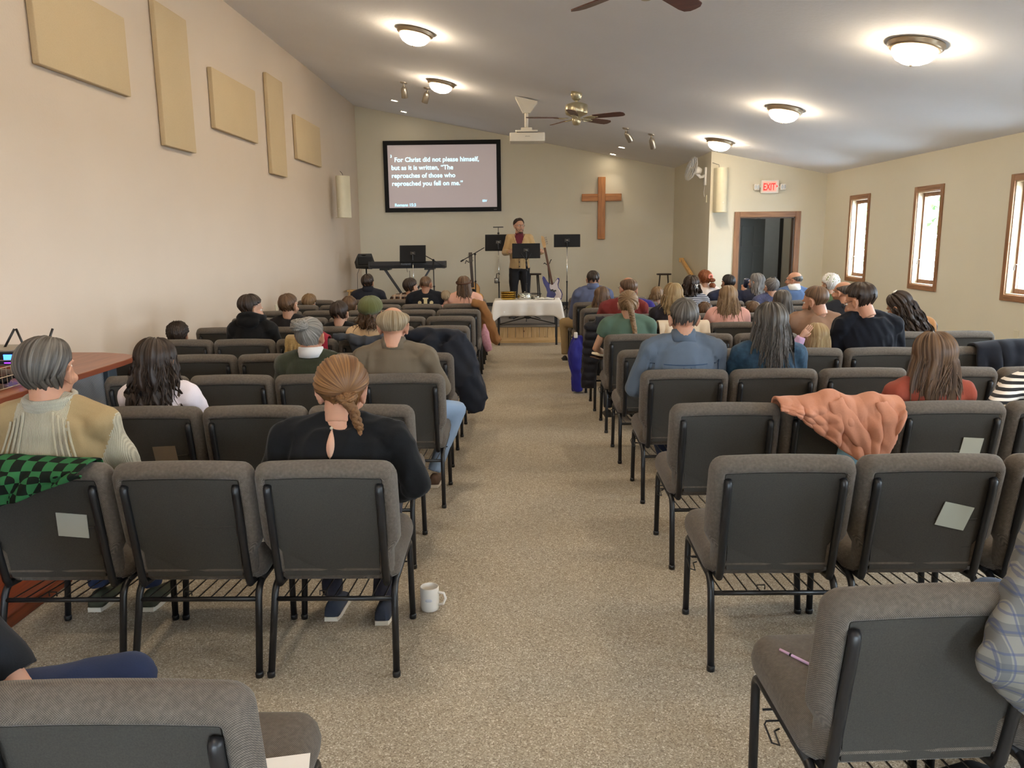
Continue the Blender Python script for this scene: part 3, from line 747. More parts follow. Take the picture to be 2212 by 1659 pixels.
def arrays(me):
    n = len(me.vertices); co = np.empty(n * 3); me.vertices.foreach_get('co', co)
    return co.reshape(-1, 3), [tuple(p.vertices) for p in me.polygons]

# head template: one skin with brow, nose, lips, chin and ears; centre at mid height, +y is the face
def head_template():
    b = MB()
    b.ball((0, -.012, .032), (.0745, .097, .085), 24, 16).ball((0, .028, -.015), (.063, .070, .082), 20, 14).ball((0, .032, -.070), (.050, .058, .042), 20, 12)
    b.ball((0, .072, -.095), (.024, .021, .019)).ball((0, .080, .030), (.050, .020, .013))
    b.tube([(0, .092, .018), (0, .104, -.008), (0, .114, -.028)], [.008, .010, .0135], 8).ball((0, .108, -.030), (.017, .014, .010))
    b.ball((0, .089, -.056), (.022, .012, .006)).ball((0, .087, -.067), (.020, .011, .007))
    for s in (-1, 1):
        b.ball((s * .042, .062, -.028), (.024, .024, .020))
        R = RZ(s * -.35) @ RY(s * .12)
        b.ball((s * .079, -.004, -.004), (.011, .021, .033), 12, 8, R=R.to_3x3()).ball((s * .077, .004, -.030), (.009, .012, .014))
        b.tube([(s * .084, .004, .020), (s * .090, -.008, .026), (s * .092, -.022, .012), (s * .088, -.018, -.012), (s * .080, -.004, -.034)], .0055, 6)
    b.tube([(0, -.018, -.03), (0, -.026, -.12)], [.055, .054], 16)
    me, co = remesh(b, .0062, 2)
    # eye sockets
    for s in (-1, 1):
        d = co - np.array([s * .031, .093, .012]); k = np.exp(-(d[:, 0] ** 2 / .018 ** 2 + d[:, 2] ** 2 / .011 ** 2)) * (co[:, 1] > .03)
        co[:, 1] -= k * .013
        e = co - np.array([s * .090, .002, -.002]); k = np.exp(-(e[:, 1] ** 2 / .010 ** 2 + e[:, 2] ** 2 / .014 ** 2)) * (np.abs(co[:, 0]) > .07) * (np.sign(co[:, 0]) == s)
        co[:, 0] -= s * k * .008
    return co, [tuple(p.vertices) for p in me.polygons]
HEADV, HEADF = head_template()
def hand(b, wrist, d, up, side, s=1.0, curl=.5):
    """palm, four unequal bent fingers and a thumb from the side of the palm"""
    d = Vector(d).normalized(); up = Vector(up); up = (up - d * up.dot(d)).normalized(); x = d.cross(up) * side
    w = Vector(wrist)
    P = lambda a, c, e: w + x * (a * s) + d * (c * s) + up * (e * s)
    b.tube([P(0, -.03, 0), P(0, .01, 0), P(-.002, .05, .002), P(-.002, .085, 0)], [(.021 * s, .017 * s), (.026 * s, .017 * s), (.038 * s, .016 * s), (.036 * s, .012 * s)], 10, up=x)
    for k, (a, L) in enumerate(((-.027, .070), (-.009, .078), (.009, .073), (.026, .058))):
        q = 0; p = P(a, .080, 0); pts = [P(a, .06, 0), p]
        for seg in (.45, .32, .25):
            q += curl * (1.0 if seg > .4 else .8)
            p = p + (d * math.cos(q) - up * math.sin(q)) * (L * seg * s); pts.append(p)
        b.tube(pts, [.0088 * s, .0088 * s, .0082 * s, .0074 * s, .0055 * s], 7)
    b.tube([P(-.02, .018, 0), P(-.042, .038, -.006), P(-.052, .062, -.016), P(-.050, .084, -.026)], [.012 * s, .0115 * s, .010 * s, .007 * s], 7)
    return b

def interp(x, xs, ys): return float(np.interp(x, xs, ys))
def hair_grid(b, H, hs, fr, sd, bk, th=.014, tau=.35, L=0.0, hang=1.9, flare=.15, wave=0.0, wl=9.0, seed=0, groove=.004, back=.02, ragged=.05, side_y=0.0, tuck=0.0, bun=None, cols=120, curl=0.0, part=0.0):
    """a grooved shell of hair following the skull from a whorl (or gathered point), then hanging to length L"""
    rng = np.random.default_rng(seed)
    ax = Vector((part, -math.sin(tau), math.cos(tau))).normalized() if bun is None else Vector(bun).normalized()
    ref = Vector((0, -1, 0)) if abs(ax.y) < .9 else Vector((0, 0, -1))
    e1 = (ref - ax * ref.dot(ax)).normalized(); e2 = ax.cross(e1)
    nz = rng.normal(size=cols); k3 = np.ones(3) / 3
    lock = np.convolve(np.concatenate([nz[-4:], nz, nz[:4]]), np.ones(4) / 4, 'same')[4:-4]; fine = rng.normal(size=cols)
    jag = np.abs(np.convolve(np.concatenate([nz[-3:], nz, nz[:3]]), k3, 'same')[3:-3])
    nt, nh = 15, (16 if L and not tuck else 5 if L else 0)
    out = []; inn = []; uvr = []
    c0 = np.array([0, -.012, .032]); R0 = np.array([.0745, .097, .085])
    phis = [2 * math.pi * j / cols - math.pi for j in range(cols)]
    ends = []
    for j, ph in enumerate(phis):
        # walk from the pole until the hairline is met
        te = 2.9
        for i in range(1, 60):
            th_ = 2.9 * i / 60
            dv = (ax * math.cos(th_) + (e1 * math.cos(ph) + e2 * math.sin(ph)) * math.sin(th_))
            az = abs(math.atan2(dv.x, -dv.y)); pol = math.acos(max(-1, min(1, dv.z)))
            lim = interp(az, (0, .9, 1.57, 2.05, 2.5, 3.15), (bk, bk * .97, sd, sd * .86, fr * 1.05, fr))
            if pol > lim and th_ > .5: te = th_; break
        ends.append(te)
    rows = []
    for i in range(nt + 1):
        t = i / nt; row = []
        for j, ph in enumerate(phis):
            th_ = ends[j] * t * (1 - ragged * .4 * jag[j] * (t > .9))
            dv = ax * math.cos(th_) + (e1 * math.cos(ph) + e2 * math.sin(ph)) * math.sin(th_)
            d = np.array(dv); r = 1 / math.sqrt(((d / R0) ** 2).sum())
            g = th * (.75 + .25 * math.sin(min(1, t * 1.1) * math.pi)) + groove * (lock[j] * .8 + fine[j] * .35) * min(1, t * 4)
            if curl: g += curl * math.sin(th_ * 26 + 9 * lock[j]) * math.sin(ph * 17 + th_ * 5)
            if not L: g *= 1 - .75 * max(0, t - .82) / .18
            elif abs(ph) > 3: pass
            row.append(c0 + d * (r + g))
        rows.append(row)
    hangs = []
    for i in range(1, nh + 1):
        t = i / nh; row = []
        for j, ph in enumerate(phis):
            p0 = rows[nt][j]; dv = p0 - c0; az = abs(math.atan2(dv[0], -dv[1]))
            f = max(0.0, 1 - max(0, az - hang) / .35) if az > hang else 1.0
            ll = L * f * (1 - ragged * 1.6 * jag[j]) * (1 - .10 * (az / hang) ** 2 if az < hang else .9)
            z = p0[2] - ll * t
            x = p0[0] * (1 + flare * math.sin(min(1, t * 1.15) * 1.9) * f)
            y = p0[1] * (1 - .22 * t * f) - back * t * f + side_y * t * f * min(1, az / 1.2)
            if tuck: y += tuck * t ** 1.3 * math.cos(min(az, 1.5)); x *= 1 - .22 * t ** 1.5
            if t > .0 and f > 0 and not tuck:
                am = wave * min(1, t * 2)
                x += am * math.sin(z * wl * 6.28 + lock[j] * 5) + groove * .8 * lock[j] * t * math.copysign(1, x); y += am * .7 * math.cos(z * wl * 6.28 + lock[j] * 4) - groove * 1.2 * (lock[j] + .5 * fine[j])
            row.append(np.array([x, y, z]))
        hangs.append(row)
    allr = rows + hangs
    inner = []
    for i, row in enumerate(allr):
        ir = []
        for j, p in enumerate(row):
            c = c0 if i <= nt else np.array([0, -.02, p[2]])
            v = p - c; l = np.linalg.norm(v) + 1e-6; ir.append(p - v / l * min(.022 if i > nt else .012, l * .5))
        inner.append(ir)
    seq = allr + inner[::-1]
    o0 = len(b.v); n = len(seq); nc = cols
    for i, row in enumerate(seq):
        for p in row: b.v.append(tuple(H @ (Vector(p) * hs)))
    b.f += [(o0 + i * nc + j, o0 + i * nc + (j + 1) % nc, o0 + (i + 1) * nc + (j + 1) % nc, o0 + (i + 1) * nc + j) for i in range(n - 1) for j in range(nc)]
    if b.uv is None: b.uv = []
    b.uv += [((j + .5) / nc, min(i, n - 1 - i) / 30 * (1 + L)) for i in range(n) for j in range(nc)]
    return b
def uvobj(b, name, m, parent):
    me = bpy.data.meshes.new(name); me.from_pydata(b.v, [], b.f)
    uv = me.uv_layers.new(name='UVMap'); pad = (b.uv or []) + [(.3 + .01 * (i % 23), .02 * (i % 37)) for i in range(len(b.v) - len(b.uv or []))]
    idx = np.empty(len(me.loops), dtype=np.int32); me.loops.foreach_get('vertex_index', idx)
    uv.data.foreach_set('uv', np.array(pad)[idx].ravel())
    return link(name, me, m, parent, True)
def strands(b, H, hs, n, start, length, seed, spread=.03, r=.0016, wave=.01, y0=-.1):
    rng = np.random.default_rng(seed)
    for k in range(n):
        az = rng.uniform(-start, start); x = .085 * math.sin(az); y = -.105 * math.cos(az); z = rng.uniform(-.03, .02)
        ln = length * rng.uniform(.55, 1.05); ph = rng.uniform(0, 6.28); dx = rng.normal() * spread; pts = []
        for i in range(7):
            t = i / 6; pts.append(H @ (Vector((x * (1.08 + .25 * t) + dx * t + wave * math.sin(ph + t * 7), y - .018 - .012 * t + wave * .6 * math.cos(ph + t * 6), z - ln * t)) * hs))
        b.tube(pts, [r, r * 1.6, r * 1.8, r * 1.6, r * 1.3, r, r * .4], 4)
    return b

SKIN = {'p': (184, 146, 122), 't': (164, 122, 98), 'r': (184, 138, 112), 'd': (150, 108, 84)}
NP = [0]
def body_matrix(hx, hy, hz, yaw=0, pitch=0, roll=0):
    return T(hx, hy, hz) @ RZ(yaw) @ RX(-pitch) @ RY(roll)
def person(label, side, row, seat, top, hx=None, w=1.0, hs=None, yaw=0, pitch=0, roll=0, lean=0.0, skin='p', shirt=None, sleeve=1.0, pants=None, shoes=None, hair=None, vox=.014, fold=.009,
           tx=None, arms=None, collar=.10, extra=None, note=None, glasses=False, neckline=0.0, dy=0.0, legs=None, sz=None, twist=0.0, shs=1.0):
    """a seated person; `top` is the image point of the crown, used once to find how tall they sit"""
    rows = LROW if side == 'L' else RROW
    yr = rows[row]; NP[0] += 1; sd = NP[0]
    hyl = .215 + lean + dy                                   # head centre ahead of the chair back
    tp = PY(top[0], top[1], yr + hyl)
    X = tx if tx is not None else tp.x
    sh = tp.z
    s = max(.55, min(1.05, (sh - .465) / .83)) if sz is None else sz
    hs = hs or (.52 + .48 * s)
    o = thing('person', label, 'person', (X, yr, 0), 0, 'seated congregation')
    if note: SEATNOTE[(side, row, seat)] = note
    hc = Vector((tp.x - X, hyl - .0, sh - .128 * hs))
    H = body_matrix(hc.x, hc.y, hc.z, yaw, pitch, roll)
    z0 = .47
    shz = min(z0 + .62 * s, hc.z - (.138 - .05 * pitch) * hs)
    lz = lambda f: z0 + (shz - z0) * f
    yb = .21                                                  # torso centre line near the chair back
    ytop = yb + lean * .75
    cx = lambda f: hc.x * f * .35
    wv = w
    tors = [((0, .25, z0 + .05), (.175 * wv, .125)), ((cx(.2), .235, lz(.22)), (.165 * wv, .12)), ((cx(.5), yb + lean * .25, lz(.5)), (.162 * wv, .118)),
            ((cx(.8), yb + lean * .5, lz(.75)), (.180 * wv, .118)), ((cx(.9), yb + lean * .68, lz(.92)), (.172 * wv, .10)), ((cx(1), ytop, lz(1.03)), (.11 * wv, .078)), ((cx(1) + hc.x * .3, ytop + .004, lz(1.1)), (.065, .06))]
    nb = Vector((cx(1) + hc.x * .45, ytop + .005, lz(1.06))); nk = H @ Vector((0, -.024 * hs, -.085 * hs))
    sw = .182 * wv * shs
    A = {}
    for s_ in (-1, 1):
        S0 = Vector((cx(1) + s_ * sw, ytop + s_ * twist, lz(.93)))
        a = (arms or {}).get(s_)
        if a: E_, W_ = Vector(a[0]), Vector(a[1])
        else:
            E_ = Vector((s_ * (sw + .055), yb + .10 + lean * .3, z0 + .20 * s)); W_ = Vector((s_ * .10, .46 * min(1, s + .1), z0 + .13 * s))
        A[s_] = (S0, E_, W_)
    def torso(b, g, arm_to, gs=1.0):
        k = [(p, (rx + g, ry + g)) for p, (rx, ry) in tors]
        b.tube([p for p, r in k[:6]], [r for p, r in k[:6]], 20, up=(1, 0, 0))
        for s_ in (-1, 1):
            S0, E_, W_ = A[s_]
            b.ball(S0 + Vector((-s_ * .006, 0, -.012)), (.062 * min(1, wv) + g, .066 + g, .066 + g))
            b.tube([nb + Vector((s_ * .02, 0, -.005)), (nb + S0) * .5 + Vector((0, 0, -.002)), S0 + Vector((-s_ * .02, 0, .012))], [.055 + g * .5, .056 + g, .052 + g], 12)
            ra = .050 * (.6 + .4 * min(1, s)) * (.85 + .15 * wv)
            if arm_to > 0:
                t1 = min(1, arm_to / .5)
                b.tube([S0, S0.lerp(E_, t1 * .5), S0.lerp(E_, t1)], [ra + g + .004, ra + g, ra * .9 + g * gs], 12)
                if arm_to >= .5: b.ball(E_, ra * .92 + g)
                if arm_to > .5:
                    t2 = (arm_to - .5) / .5; e2 = E_.lerp(W_, t2)
                    b.tube([E_, E_.lerp(e2, .4), e2], [ra * .88 + g, ra * .84 + g, ra * .60 + g * gs], 12)
        return b
    # skin: head, neck, chest and arms in one body
    b = torso(MB(), -.012, 1.0)
    b.tube([nb + Vector((0, 0, -.05)), nb, nk, H @ Vector((0, -.015 * hs, -.05 * hs))], [.07, .060 * hs, .055 * hs, .052 * hs], 16)
    bm_, co = remesh(b, vox, 3)
    hb = MB(); cv, cf = arrays(bm_); hb.add([tuple(p) for p in cv], cf)
    hb.add([H @ (Vector(p) * hs) for p in HEADV], HEADF)
    for s_ in (-1, 1):
        S0, E_, W_ = A[s_]; hd = (arms or {}).get(('h', s_)) or (None, None, .5)
        d = Vector(hd[0]) if hd[0] else (W_ - E_); hand(hb, W_, d, hd[1] or (0, 0, 1), s_, .95 * min(1, .2 + .8 * s), hd[2])
    me = bpy.data.meshes.new('body'); me.from_pydata(hb.v, [], hb.f); bod = link('body', me, skinmat(SKIN[skin]), o, True)
    eyes(o, H, hs)
    # clothes
    if shirt:
        b = torso(MB(), .012, sleeve)
        cz_ = nb + Vector((0, 0, .0))
        if collar: b.tube([nb + Vector((0, -.005, -.03)), nb + (nk - nb) * .25 + Vector((0, -.006, 0)), nb + (nk - nb) * collar + Vector((0, -.008, 0))], [.078, .070 * hs, .067 * hs], 16)
        sm, _ = remesh(b, vox * .95, 3, fold * s, sd)
        so = link('shirt', sm, shirt, o, True)
    # trousers and shoes
    if pants is None: pants = cloth((44, 46, 54))
    b = MB(); lg = legs or {}
    for s_ in (-1, 1):
        k_, a_ = lg.get(s_, ((s_ * .13, .64 * (.45 + .55 * s), z0 + .055), (s_ * .12, .60 * (.5 + .5 * s), .10)))
        lk = .5 + .5 * min(1, s)
        b.tube([(s_ * .085, .22, z0 + .075), (s_ * .10, .40 * (.6 + .4 * s), z0 + .072), k_], [.088 * wv * lk + .01, .080 * wv * lk, .062 * lk + .004], 14).ball(k_, .064 * lk).tube([k_, Vector(k_).lerp(Vector(a_), .5), a_], [.062 * lk, .055 * lk, .050 * lk], 12)
    b.tube([(0, .24, z0 + .03), (0, .24, z0 + .09)], [(.16 * wv, .11), (.165 * wv, .115)], 16, up=(1, 0, 0))
    pm_, _ = remesh(b, .016, 2, .004, sd + 50); link('trousers', pm_, pants, o, True)
    for s_ in (-1, 1):
        k_, a_ = lg.get(s_, (None, (s_ * .12, .60 * (.5 + .5 * s), .10)))
        shoe(o, a_, shoes or plain((40, 38, 38), .7), .6 + .4 * min(1, s))
    # hair
    if hair: dress_hair(o, H, hs, sd, **hair)
    if glasses: spectacles(o, H, hs)
    if extra: extra(o, H, hs, A, nb)
    return o
def shoe(o, a, m, k=1.0, d=(0, 1), sole=(214, 206, 190)):
    a = Vector(a); ang = math.atan2(-d[0], d[1]); Mx = T(a.x, a.y, 0) @ RZ(ang) @ Matrix.Scale(k, 4)
    rows = []
    for y, hw, h in ((-.055, .018, .06), (-.05, .032, .085), (-.02, .038, .092), (.03, .040, .085), (.08, .044, .062), (.14, .046, .048), (.185, .036, .038), (.205, .012, .026)):
        rows.append([Mx @ Vector((hw * math.cos(q), y, .02 + max(-.002, (h - .02) * math.sin(q)))) for q in (math.pi * (i / 8) for i in range(9))] )
    b = MB(); b.grid(rows); e = len(rows) - 1
    b.f += [tuple(range(9)), tuple(e * 9 + j for j in range(8, -1, -1))]
    b.f += [(i * 9, i * 9 + 8, (i + 1) * 9 + 8, (i + 1) * 9) for i in range(e)]
    so = b.obj('shoe', m, o, True)
    P = [(-.03, -.058), (.03, -.058), (.042, 0), (.045, .08), (.05, .14), (.036, .19), (.012, .212), (-.012, .212), (-.036, .19), (-.05, .14), (-.045, .08), (-.042, 0)]
    MB().prism(P, .001, .022, 'z', Mx).obj('sole', plain(sole, .7), so)
IRIS = plain((46, 34, 26), .1); EYEW = plain((232, 228, 222), .15)
def eyes(o, H, hs):
    Mx = H @ Matrix.Scale(hs, 4)
    for s_ in (-1, 1):
        e = MB().ball((s_ * .031, .0715, .012), .0118, 12, 8, M=Mx).obj('eye', EYEW, o, True)
        MB().ball((s_ * .031, .0800, .012), (.0055, .0045, .0055), 8, 6, M=Mx).obj('iris', IRIS, e, True)
    MB().ball((0, .0985, -.0615), (.019, .004, .0045), 10, 6, M=H @ Matrix.Scale(hs, 4)).obj('mouth', plain((150, 84, 78), .5), o, True)
def spectacles(o, H, hs):
    Mx = H @ Matrix.Scale(hs, 4); b = MB()
    for s_ in (-1, 1):
        b.tube([(s_ * .032 + .021 * math.cos(q), .106, .010 + .018 * math.sin(q)) for q in (k * math.pi / 8 for k in range(17))], .0018, 5, False, M=Mx)
        b.tube([(s_ * .053, .104, .014), (s_ * .075, .085, .016), (s_ * .086, .0, .016), (s_ * .088, -.02, .004)], .0018, 5, M=Mx)
    b.tube([(-.011, .107, .014), (0, .112, .016), (.011, .107, .014)], .0018, 5, M=Mx)
    b.obj('glasses', plain((40, 36, 34), .3), o)
HC = {'black': ((25, 21, 21), (46, 40, 36)), 'dark': ((36, 27, 22), (62, 47, 37)), 'brown': ((70, 50, 35), (107, 81, 57)), 'lbrown': ((102, 77, 52), (140, 113, 80)), 'blond': ((134, 107, 72), (164, 142, 104)), 'grey': ((77, 73, 72), (132, 129, 126)), 'dgrey': ((54, 49, 45), (104, 98, 91)), 'white': ((206, 202, 196), (238, 236, 232)), 'red': ((110, 55, 25), (148, 88, 48)), 'auburn': ((87, 55, 30), (132, 94, 54)), 'sandy': ((126, 107, 82), (163, 147, 120)), 'silver': ((104, 100, 94), (152, 148, 142))}
def dress_hair(o, H, hs, seed_, style='short', col='brown', L=.3, **k):
    m = hairmat(*HC[col]); b = MB(); kw = dict(seed=seed_)
    if style == 'short': kw.update(L=.056, hang=1.12, tuck=.054, back=0, flare=0, fr=.86, sd=1.52, bk=1.95, th=.013, groove=.0045, tau=.4, ragged=.28)
    elif style == 'crop': kw.update(L=.045, hang=1.05, tuck=.034, back=0, flare=0, fr=.86, sd=1.48, bk=1.95, th=.008, groove=.0018, tau=.4)
    elif style == 'shag': kw.update(L=.058, hang=1.25, tuck=.030, back=0, flare=0, fr=1.0, sd=1.72, bk=2.12, th=.025, groove=.006, tau=.35, ragged=.35)
    elif style == 'curly': kw.update(L=.045, hang=1.1, tuck=.03, back=0, flare=0, fr=.9, sd=1.6, bk=2.05, th=.028, groove=.006, curl=.009, tau=.3)
    elif style == 'balding': kw.update(fr=1.5, sd=1.62, bk=2.02, th=.010, groove=.003, tau=0.0)
    elif style == 'long': kw.update(fr=.80, sd=1.75, bk=1.75, th=.020, groove=.005, tau=-.25, L=L, hang=1.95)
    elif style == 'bob': kw.update(fr=.80, sd=1.75, bk=1.75, th=.022, groove=.006, tau=.1, L=L, hang=2.0, flare=.22)
    elif style == 'bun': kw.update(L=.045, hang=1.1, tuck=.042, back=0, flare=0, fr=.84, sd=1.62, bk=2.08, th=.013, groove=.0045, bun=(0, -.85, .55))
    elif style == 'lowbun': kw.update(L=.045, hang=1.1, tuck=.040, back=0, flare=0, fr=.84, sd=1.66, bk=2.12, th=.016, groove=.004, bun=(.35, -.75, -.45))
    kw.update(k)
    if style == 'long' or style == 'bob': kw['L'] = L
    hair_kw = {a: v for a, v in kw.items() if a not in ('fly', 'flyr')}
    if style == 'balding':
        balding(b, H, hs, kw)
    else: hair_grid(b, H, hs, **hair_kw)
    if kw.get('fly') and style in ('long', 'bob'): strands(b, H, hs, kw['fly'], 1.5, L or .12, seed_, .03, kw.get('flyr', .002), kw.get('wave', .006) + .004)
    return uvobj(b, 'hair', m, o)
def balding(b, H, hs, kw):
    """a band of hair around the back and sides, crown bare"""
    rng = np.random.default_rng(kw['seed']); cols = 150; topz = kw.get('bald', .95); c0 = np.array([0, -.012, .032]); R0 = np.array([.0745, .097, .085])
    nz = rng.normal(size=cols); lock = np.convolve(nz, np.ones(4) / 4, 'same'); rows = []; amax = 1.95
    for side_ in (1, 0):
        for i in range(11):
            t = i / 10 if side_ else 1 - i / 10; row = []
            for j in range(cols):
                az = -amax + 2 * amax * j / (cols - 1); lo = interp(abs(az), (0, .9, 1.57, 1.95), (kw['bk'], kw['bk'], kw['sd'], kw['sd'] * .92)); hi = topz * interp(abs(az), (0, 1.2, 1.95), (1, 1.08, 1.3))
                pol = hi + (lo - hi) * t * (1 - .04 * abs(lock[j]) * (t > .9))
                d = np.array([math.sin(az) * math.sin(pol), -math.cos(az) * math.sin(pol), math.cos(pol)]); r = 1 / math.sqrt(((d / R0) ** 2).sum())
                g = (kw['th'] * math.sin(max(.06, min(t * 1.1, 1)) * math.pi * .93) ** .6 + kw['groove'] * (lock[j] + .4 * nz[j]) * math.sin(t * math.pi)) if side_ else -.004
                row.append(H @ (Vector(c0 + d * (r + g)) * hs))
            rows.append(row)
    b.grid([[tuple(p) for p in r_] for r_ in rows]); b.uv = (b.uv or []) + [(j / cols, i / 30) for i in range(len(rows)) for j in range(cols)]
# ------------------------------------------------------------------ the congregation
JEANS = cloth((38, 48, 76), None, 300, .18); LJEANS = cloth((142, 164, 190), None, 300, .12); KHAKI = cloth((158, 134, 96), None, 240, .1); DKP = cloth((40, 42, 50), None, 240, .12)
def paint(o, mat, pred):
    me = o.data; me.materials.append(mat); k = len(me.materials) - 1
    for p in me.polygons:
        if pred(p.center): p.material_index = k
def kid(o, name): return [c for c in o.children if c.name.split('.')[0] == name][0]
def braid(o, path, r, m, n=3, turns=7.0, name='braid'):
    b = MB(); b.uv = []
    pts = [Vector(p) for p in path]; K = 64
    def at(t):
        f = t * (len(pts) - 1); i = min(int(f), len(pts) - 2); return pts[i].lerp(pts[i + 1], f - i)
    for j in range(n):
        ph = j * 2 * math.pi / n; q = []; rr = []
        for i in range(K + 1):
            t = i / K; a = t * turns * 2 * math.pi + ph; sc_ = (1 - .35 * t)
            q.append(at(t) + Vector((math.sin(a) * r * .75 * sc_, -math.cos(2 * a) * r * .35 * sc_, 0))); rr.append(r * .62 * sc_)
        b.tube(q, rr, 8)
    K2 = at(1.0); b.tube([K2, K2 + Vector((0, 0, -.03)), K2 + Vector((.004, 0, -.09))], [r * .5, r * .65, r * .2], 8)
    return uvobj(b, name, m, o)
def tuft(b, c, r, seed=0, n=26, turns=1.4, M=None):
    """coiled bun: strands wound round a centre"""
    rng = np.random.default_rng(seed); c = Vector(c)
    for k in range(n):
        a0 = rng.uniform(0, 6.28); tl = rng.uniform(-.5, .5); rr = r * rng.uniform(.55, 1.0); pts = []
        R = Euler((rng.uniform(-.6, .6), rng.uniform(-.6, .6), a0)).to_matrix()
        for i in range(11):
            q = turns * 2 * math.pi * i / 10 * .6; pts.append(c + R @ Vector((rr * math.cos(q), rr * math.sin(q), r * .35 * math.sin(q * .5 + tl))))
        b.tube(pts, r * .2, 5, M=M)
    b.ball(c, r * .72, 12, 8, M=M)
    return b

def beard(o, H, hs, col):
    b = MB(); Mx = H @ Matrix.Scale(hs, 4)
    b.ball((0, .045, -.085), (.050, .058, .035)).ball((0, .086, -.098), (.030, .020, .026))
    for s_ in (-1, 1): b.tube([(s_ * .066, .015, -.02), (s_ * .060, .03, -.055), (s_ * .04, .06, -.085)], [.010, .016, .018], 8)
    mm, _ = remesh(b, .006, 1); mm.transform(Mx); link('beard', mm, plain(HC[col][0], .9), o, True)
# -- left block
def p1x(o, H, hs, A, nb):
    so = kid(o, 'shirt'); sx = A[1][0].x
    paint(so, cloth((158, 136, 100), None, 260, .08), lambda c: .105 + .12 * (A[1][0].z - c.z) < abs(c.x) < sx + .050 - .42 * max(0, A[1][0].z - .02 - c.z) and c.z > A[1][0].z - .26)
    b = MB()
    for k in range(3): b.tube([nb + Vector((.088 * math.cos(q), .079 * math.sin(q) - .006, .012 * math.sin(q) + .000 + .013 * k)) * 1.0 for q in (2 * math.pi * i / 28 for i in range(29))], .0125, 8, False)
    b.obj('ribbed_collar', knit((176, 172, 156), 90, 'X'), o, True)
    for s_ in (-1, 1):   # cable ribs running from the collar to the armhole
        for k in range(4):
            x0 = .055 + .018 * k; pts = []
            for i in range(12):
                t = i / 11; z = A[1][0].z + .055 - .30 * t - .012 * k; pts.append((s_ * (x0 + (.05 + .02 * k) * t ** 1.4), A[1][0].y - .086 - .046 * math.sin(min(1, t * 1.2) * 1.6), z))
            MB().tube(pts, .0045, 6).obj('cable_rib', knit((192, 183, 158), 160, 'Z'), so, True)
person('man with grey swept-back hair in a cream cable-knit sweater, head turned right', 'L', 1, 3, (95, 728), w=1.08, yaw=-.04, hs=1.10, skin='r', shirt=knit((180, 171, 148), 70, 'X', (150, 146, 132)), fold=.011, pants=JEANS,
       shoes=plain((58, 60, 44), .8), hair=dict(style='short', col='dgrey', fr=.8, th=.018, tau=-.55, groove=.006, bk=2.1, sd=1.5, L=.066), vox=.010, extra=p1x, note='holding the man in the cream sweater, left of the aisle')
person('girl with long dark curly hair and a white top, beside the sound desk', 'L', 2, 3, (335, 735), w=.86, hs=.98, skin='t', shirt=cloth((226, 218, 226), None, 300, .05), sleeve=.45, hair=dict(style='long', col='dark', L=.40, wave=.011, wl=9, flare=.42, groove=.011, ragged=.16, th=.026, fly=120, back=.03, cols=150), vox=.011,
       note='under the girl with long dark curls')
def p3x(o, H, hs, A, nb):
    b = MB(); z = nb.z - .005; pts = [(.016 * math.sin(math.pi * t) ** .8 * (.6 + .6 * t), z - .105 * t) for t in (i / 10 for i in range(11))]
    so = kid(o, 'shirt'); ys = {}
    pr = MB(); y = min(v.co.y for v in so.data.vertices if abs(v.co.x) < .03 and abs(v.co.z - (z - .06)) < .02)
    poly = [(p[0] - .01, p[1]) for p in pts] + [(-p[0] - .01, p[1]) for p in pts[::-1][1:-1]]
    def dep(zz): return min([v.co.y for v in so.data.vertices if abs(v.co.x + .01) < .02 and abs(v.co.z - zz) < .012] or [y])
    v0 = [(a, dep(c) - .004, c) for a, c in poly]; v1 = [(a, dep(c) + .01, c) for a, c in poly]; n = len(poly)
    pr.add(v0 + v1, [tuple(range(n))] + [(i, (i + 1) % n, n + (i + 1) % n, n + i) for i in range(n)]).obj('keyhole_opening', skinmat(SKIN['p']), so, True)
    MB().ball((-.01, dep(z) - .006, z + .004), .006).obj('button', plain((190, 180, 160), .3), so, True)
    hb = MB(); Mx = H @ Matrix.Scale(hs, 4)
    tuft(hb, (.045, -.098, -.045), .030, 5, 20, M=Mx)
    hm_ = hairmat(*HC['auburn']); uvobj(hb, 'hair_knot', hm_, o)
    braid(o, [Mx @ Vector(p) for p in ((.02, -.108, -.035), (.045, -.115, -.06), (.065, -.105, -.085), (.075, -.088, -.12), (.082, -.070, -.145))], .019 * hs, hm_, 3, 2.2)
person('woman in a black long-sleeved blouse with a keyhole back and low knotted auburn hair', 'L', 1, 1, (735, 772), w=1.16, hs=1.12, pitch=.40, shs=1.04, skin='r', dy=.05, lean=.05, shirt=cloth((15, 15, 17), None, 260, .12), pants=cloth((42, 42, 52), None, 260, .1), shoes=cloth((52, 58, 72), None, 200, .1),
       hair=dict(style='lowbun', col='auburn', th=.022, bk=2.2, L=.04, cols=150), vox=.010, extra=p3x, note='nearest the aisle, under the woman in black', fold=.010, arms={1: ((.30, .22, .70), (.12, .44, .58)), -1: ((-.29, .22, .70), (-.12, .44, .58))}, legs={-1: ((-.15, .60, .53), (-.13, .50, .10)), 1: ((.13, .60, .53), (.10, .46, .10))}, neckline=.02, collar=None)
def p4x(o, H, hs, A, nb):
    shirt_collar(o, nb, cloth((104, 92, 76), None, 240, .1), 1.0)
def shirt_collar(o, nb, m, k=1.0):
    b = MB(); rows = []
    for r_, z in ((.064, .052), (.071, .058), (.083, .024), (.097, -.020), (.090, -.024)):
        rows.append([nb + Vector((r_ * k * math.cos(q), r_ * k * .92 * math.sin(q) - .004, z + .012 * math.sin(q) * -1)) for q in (2 * math.pi * i / 28 for i in range(28))])
    b.grid(rows, True); b.obj('collar', m, kid(o, 'shirt'), True)
    y = nb
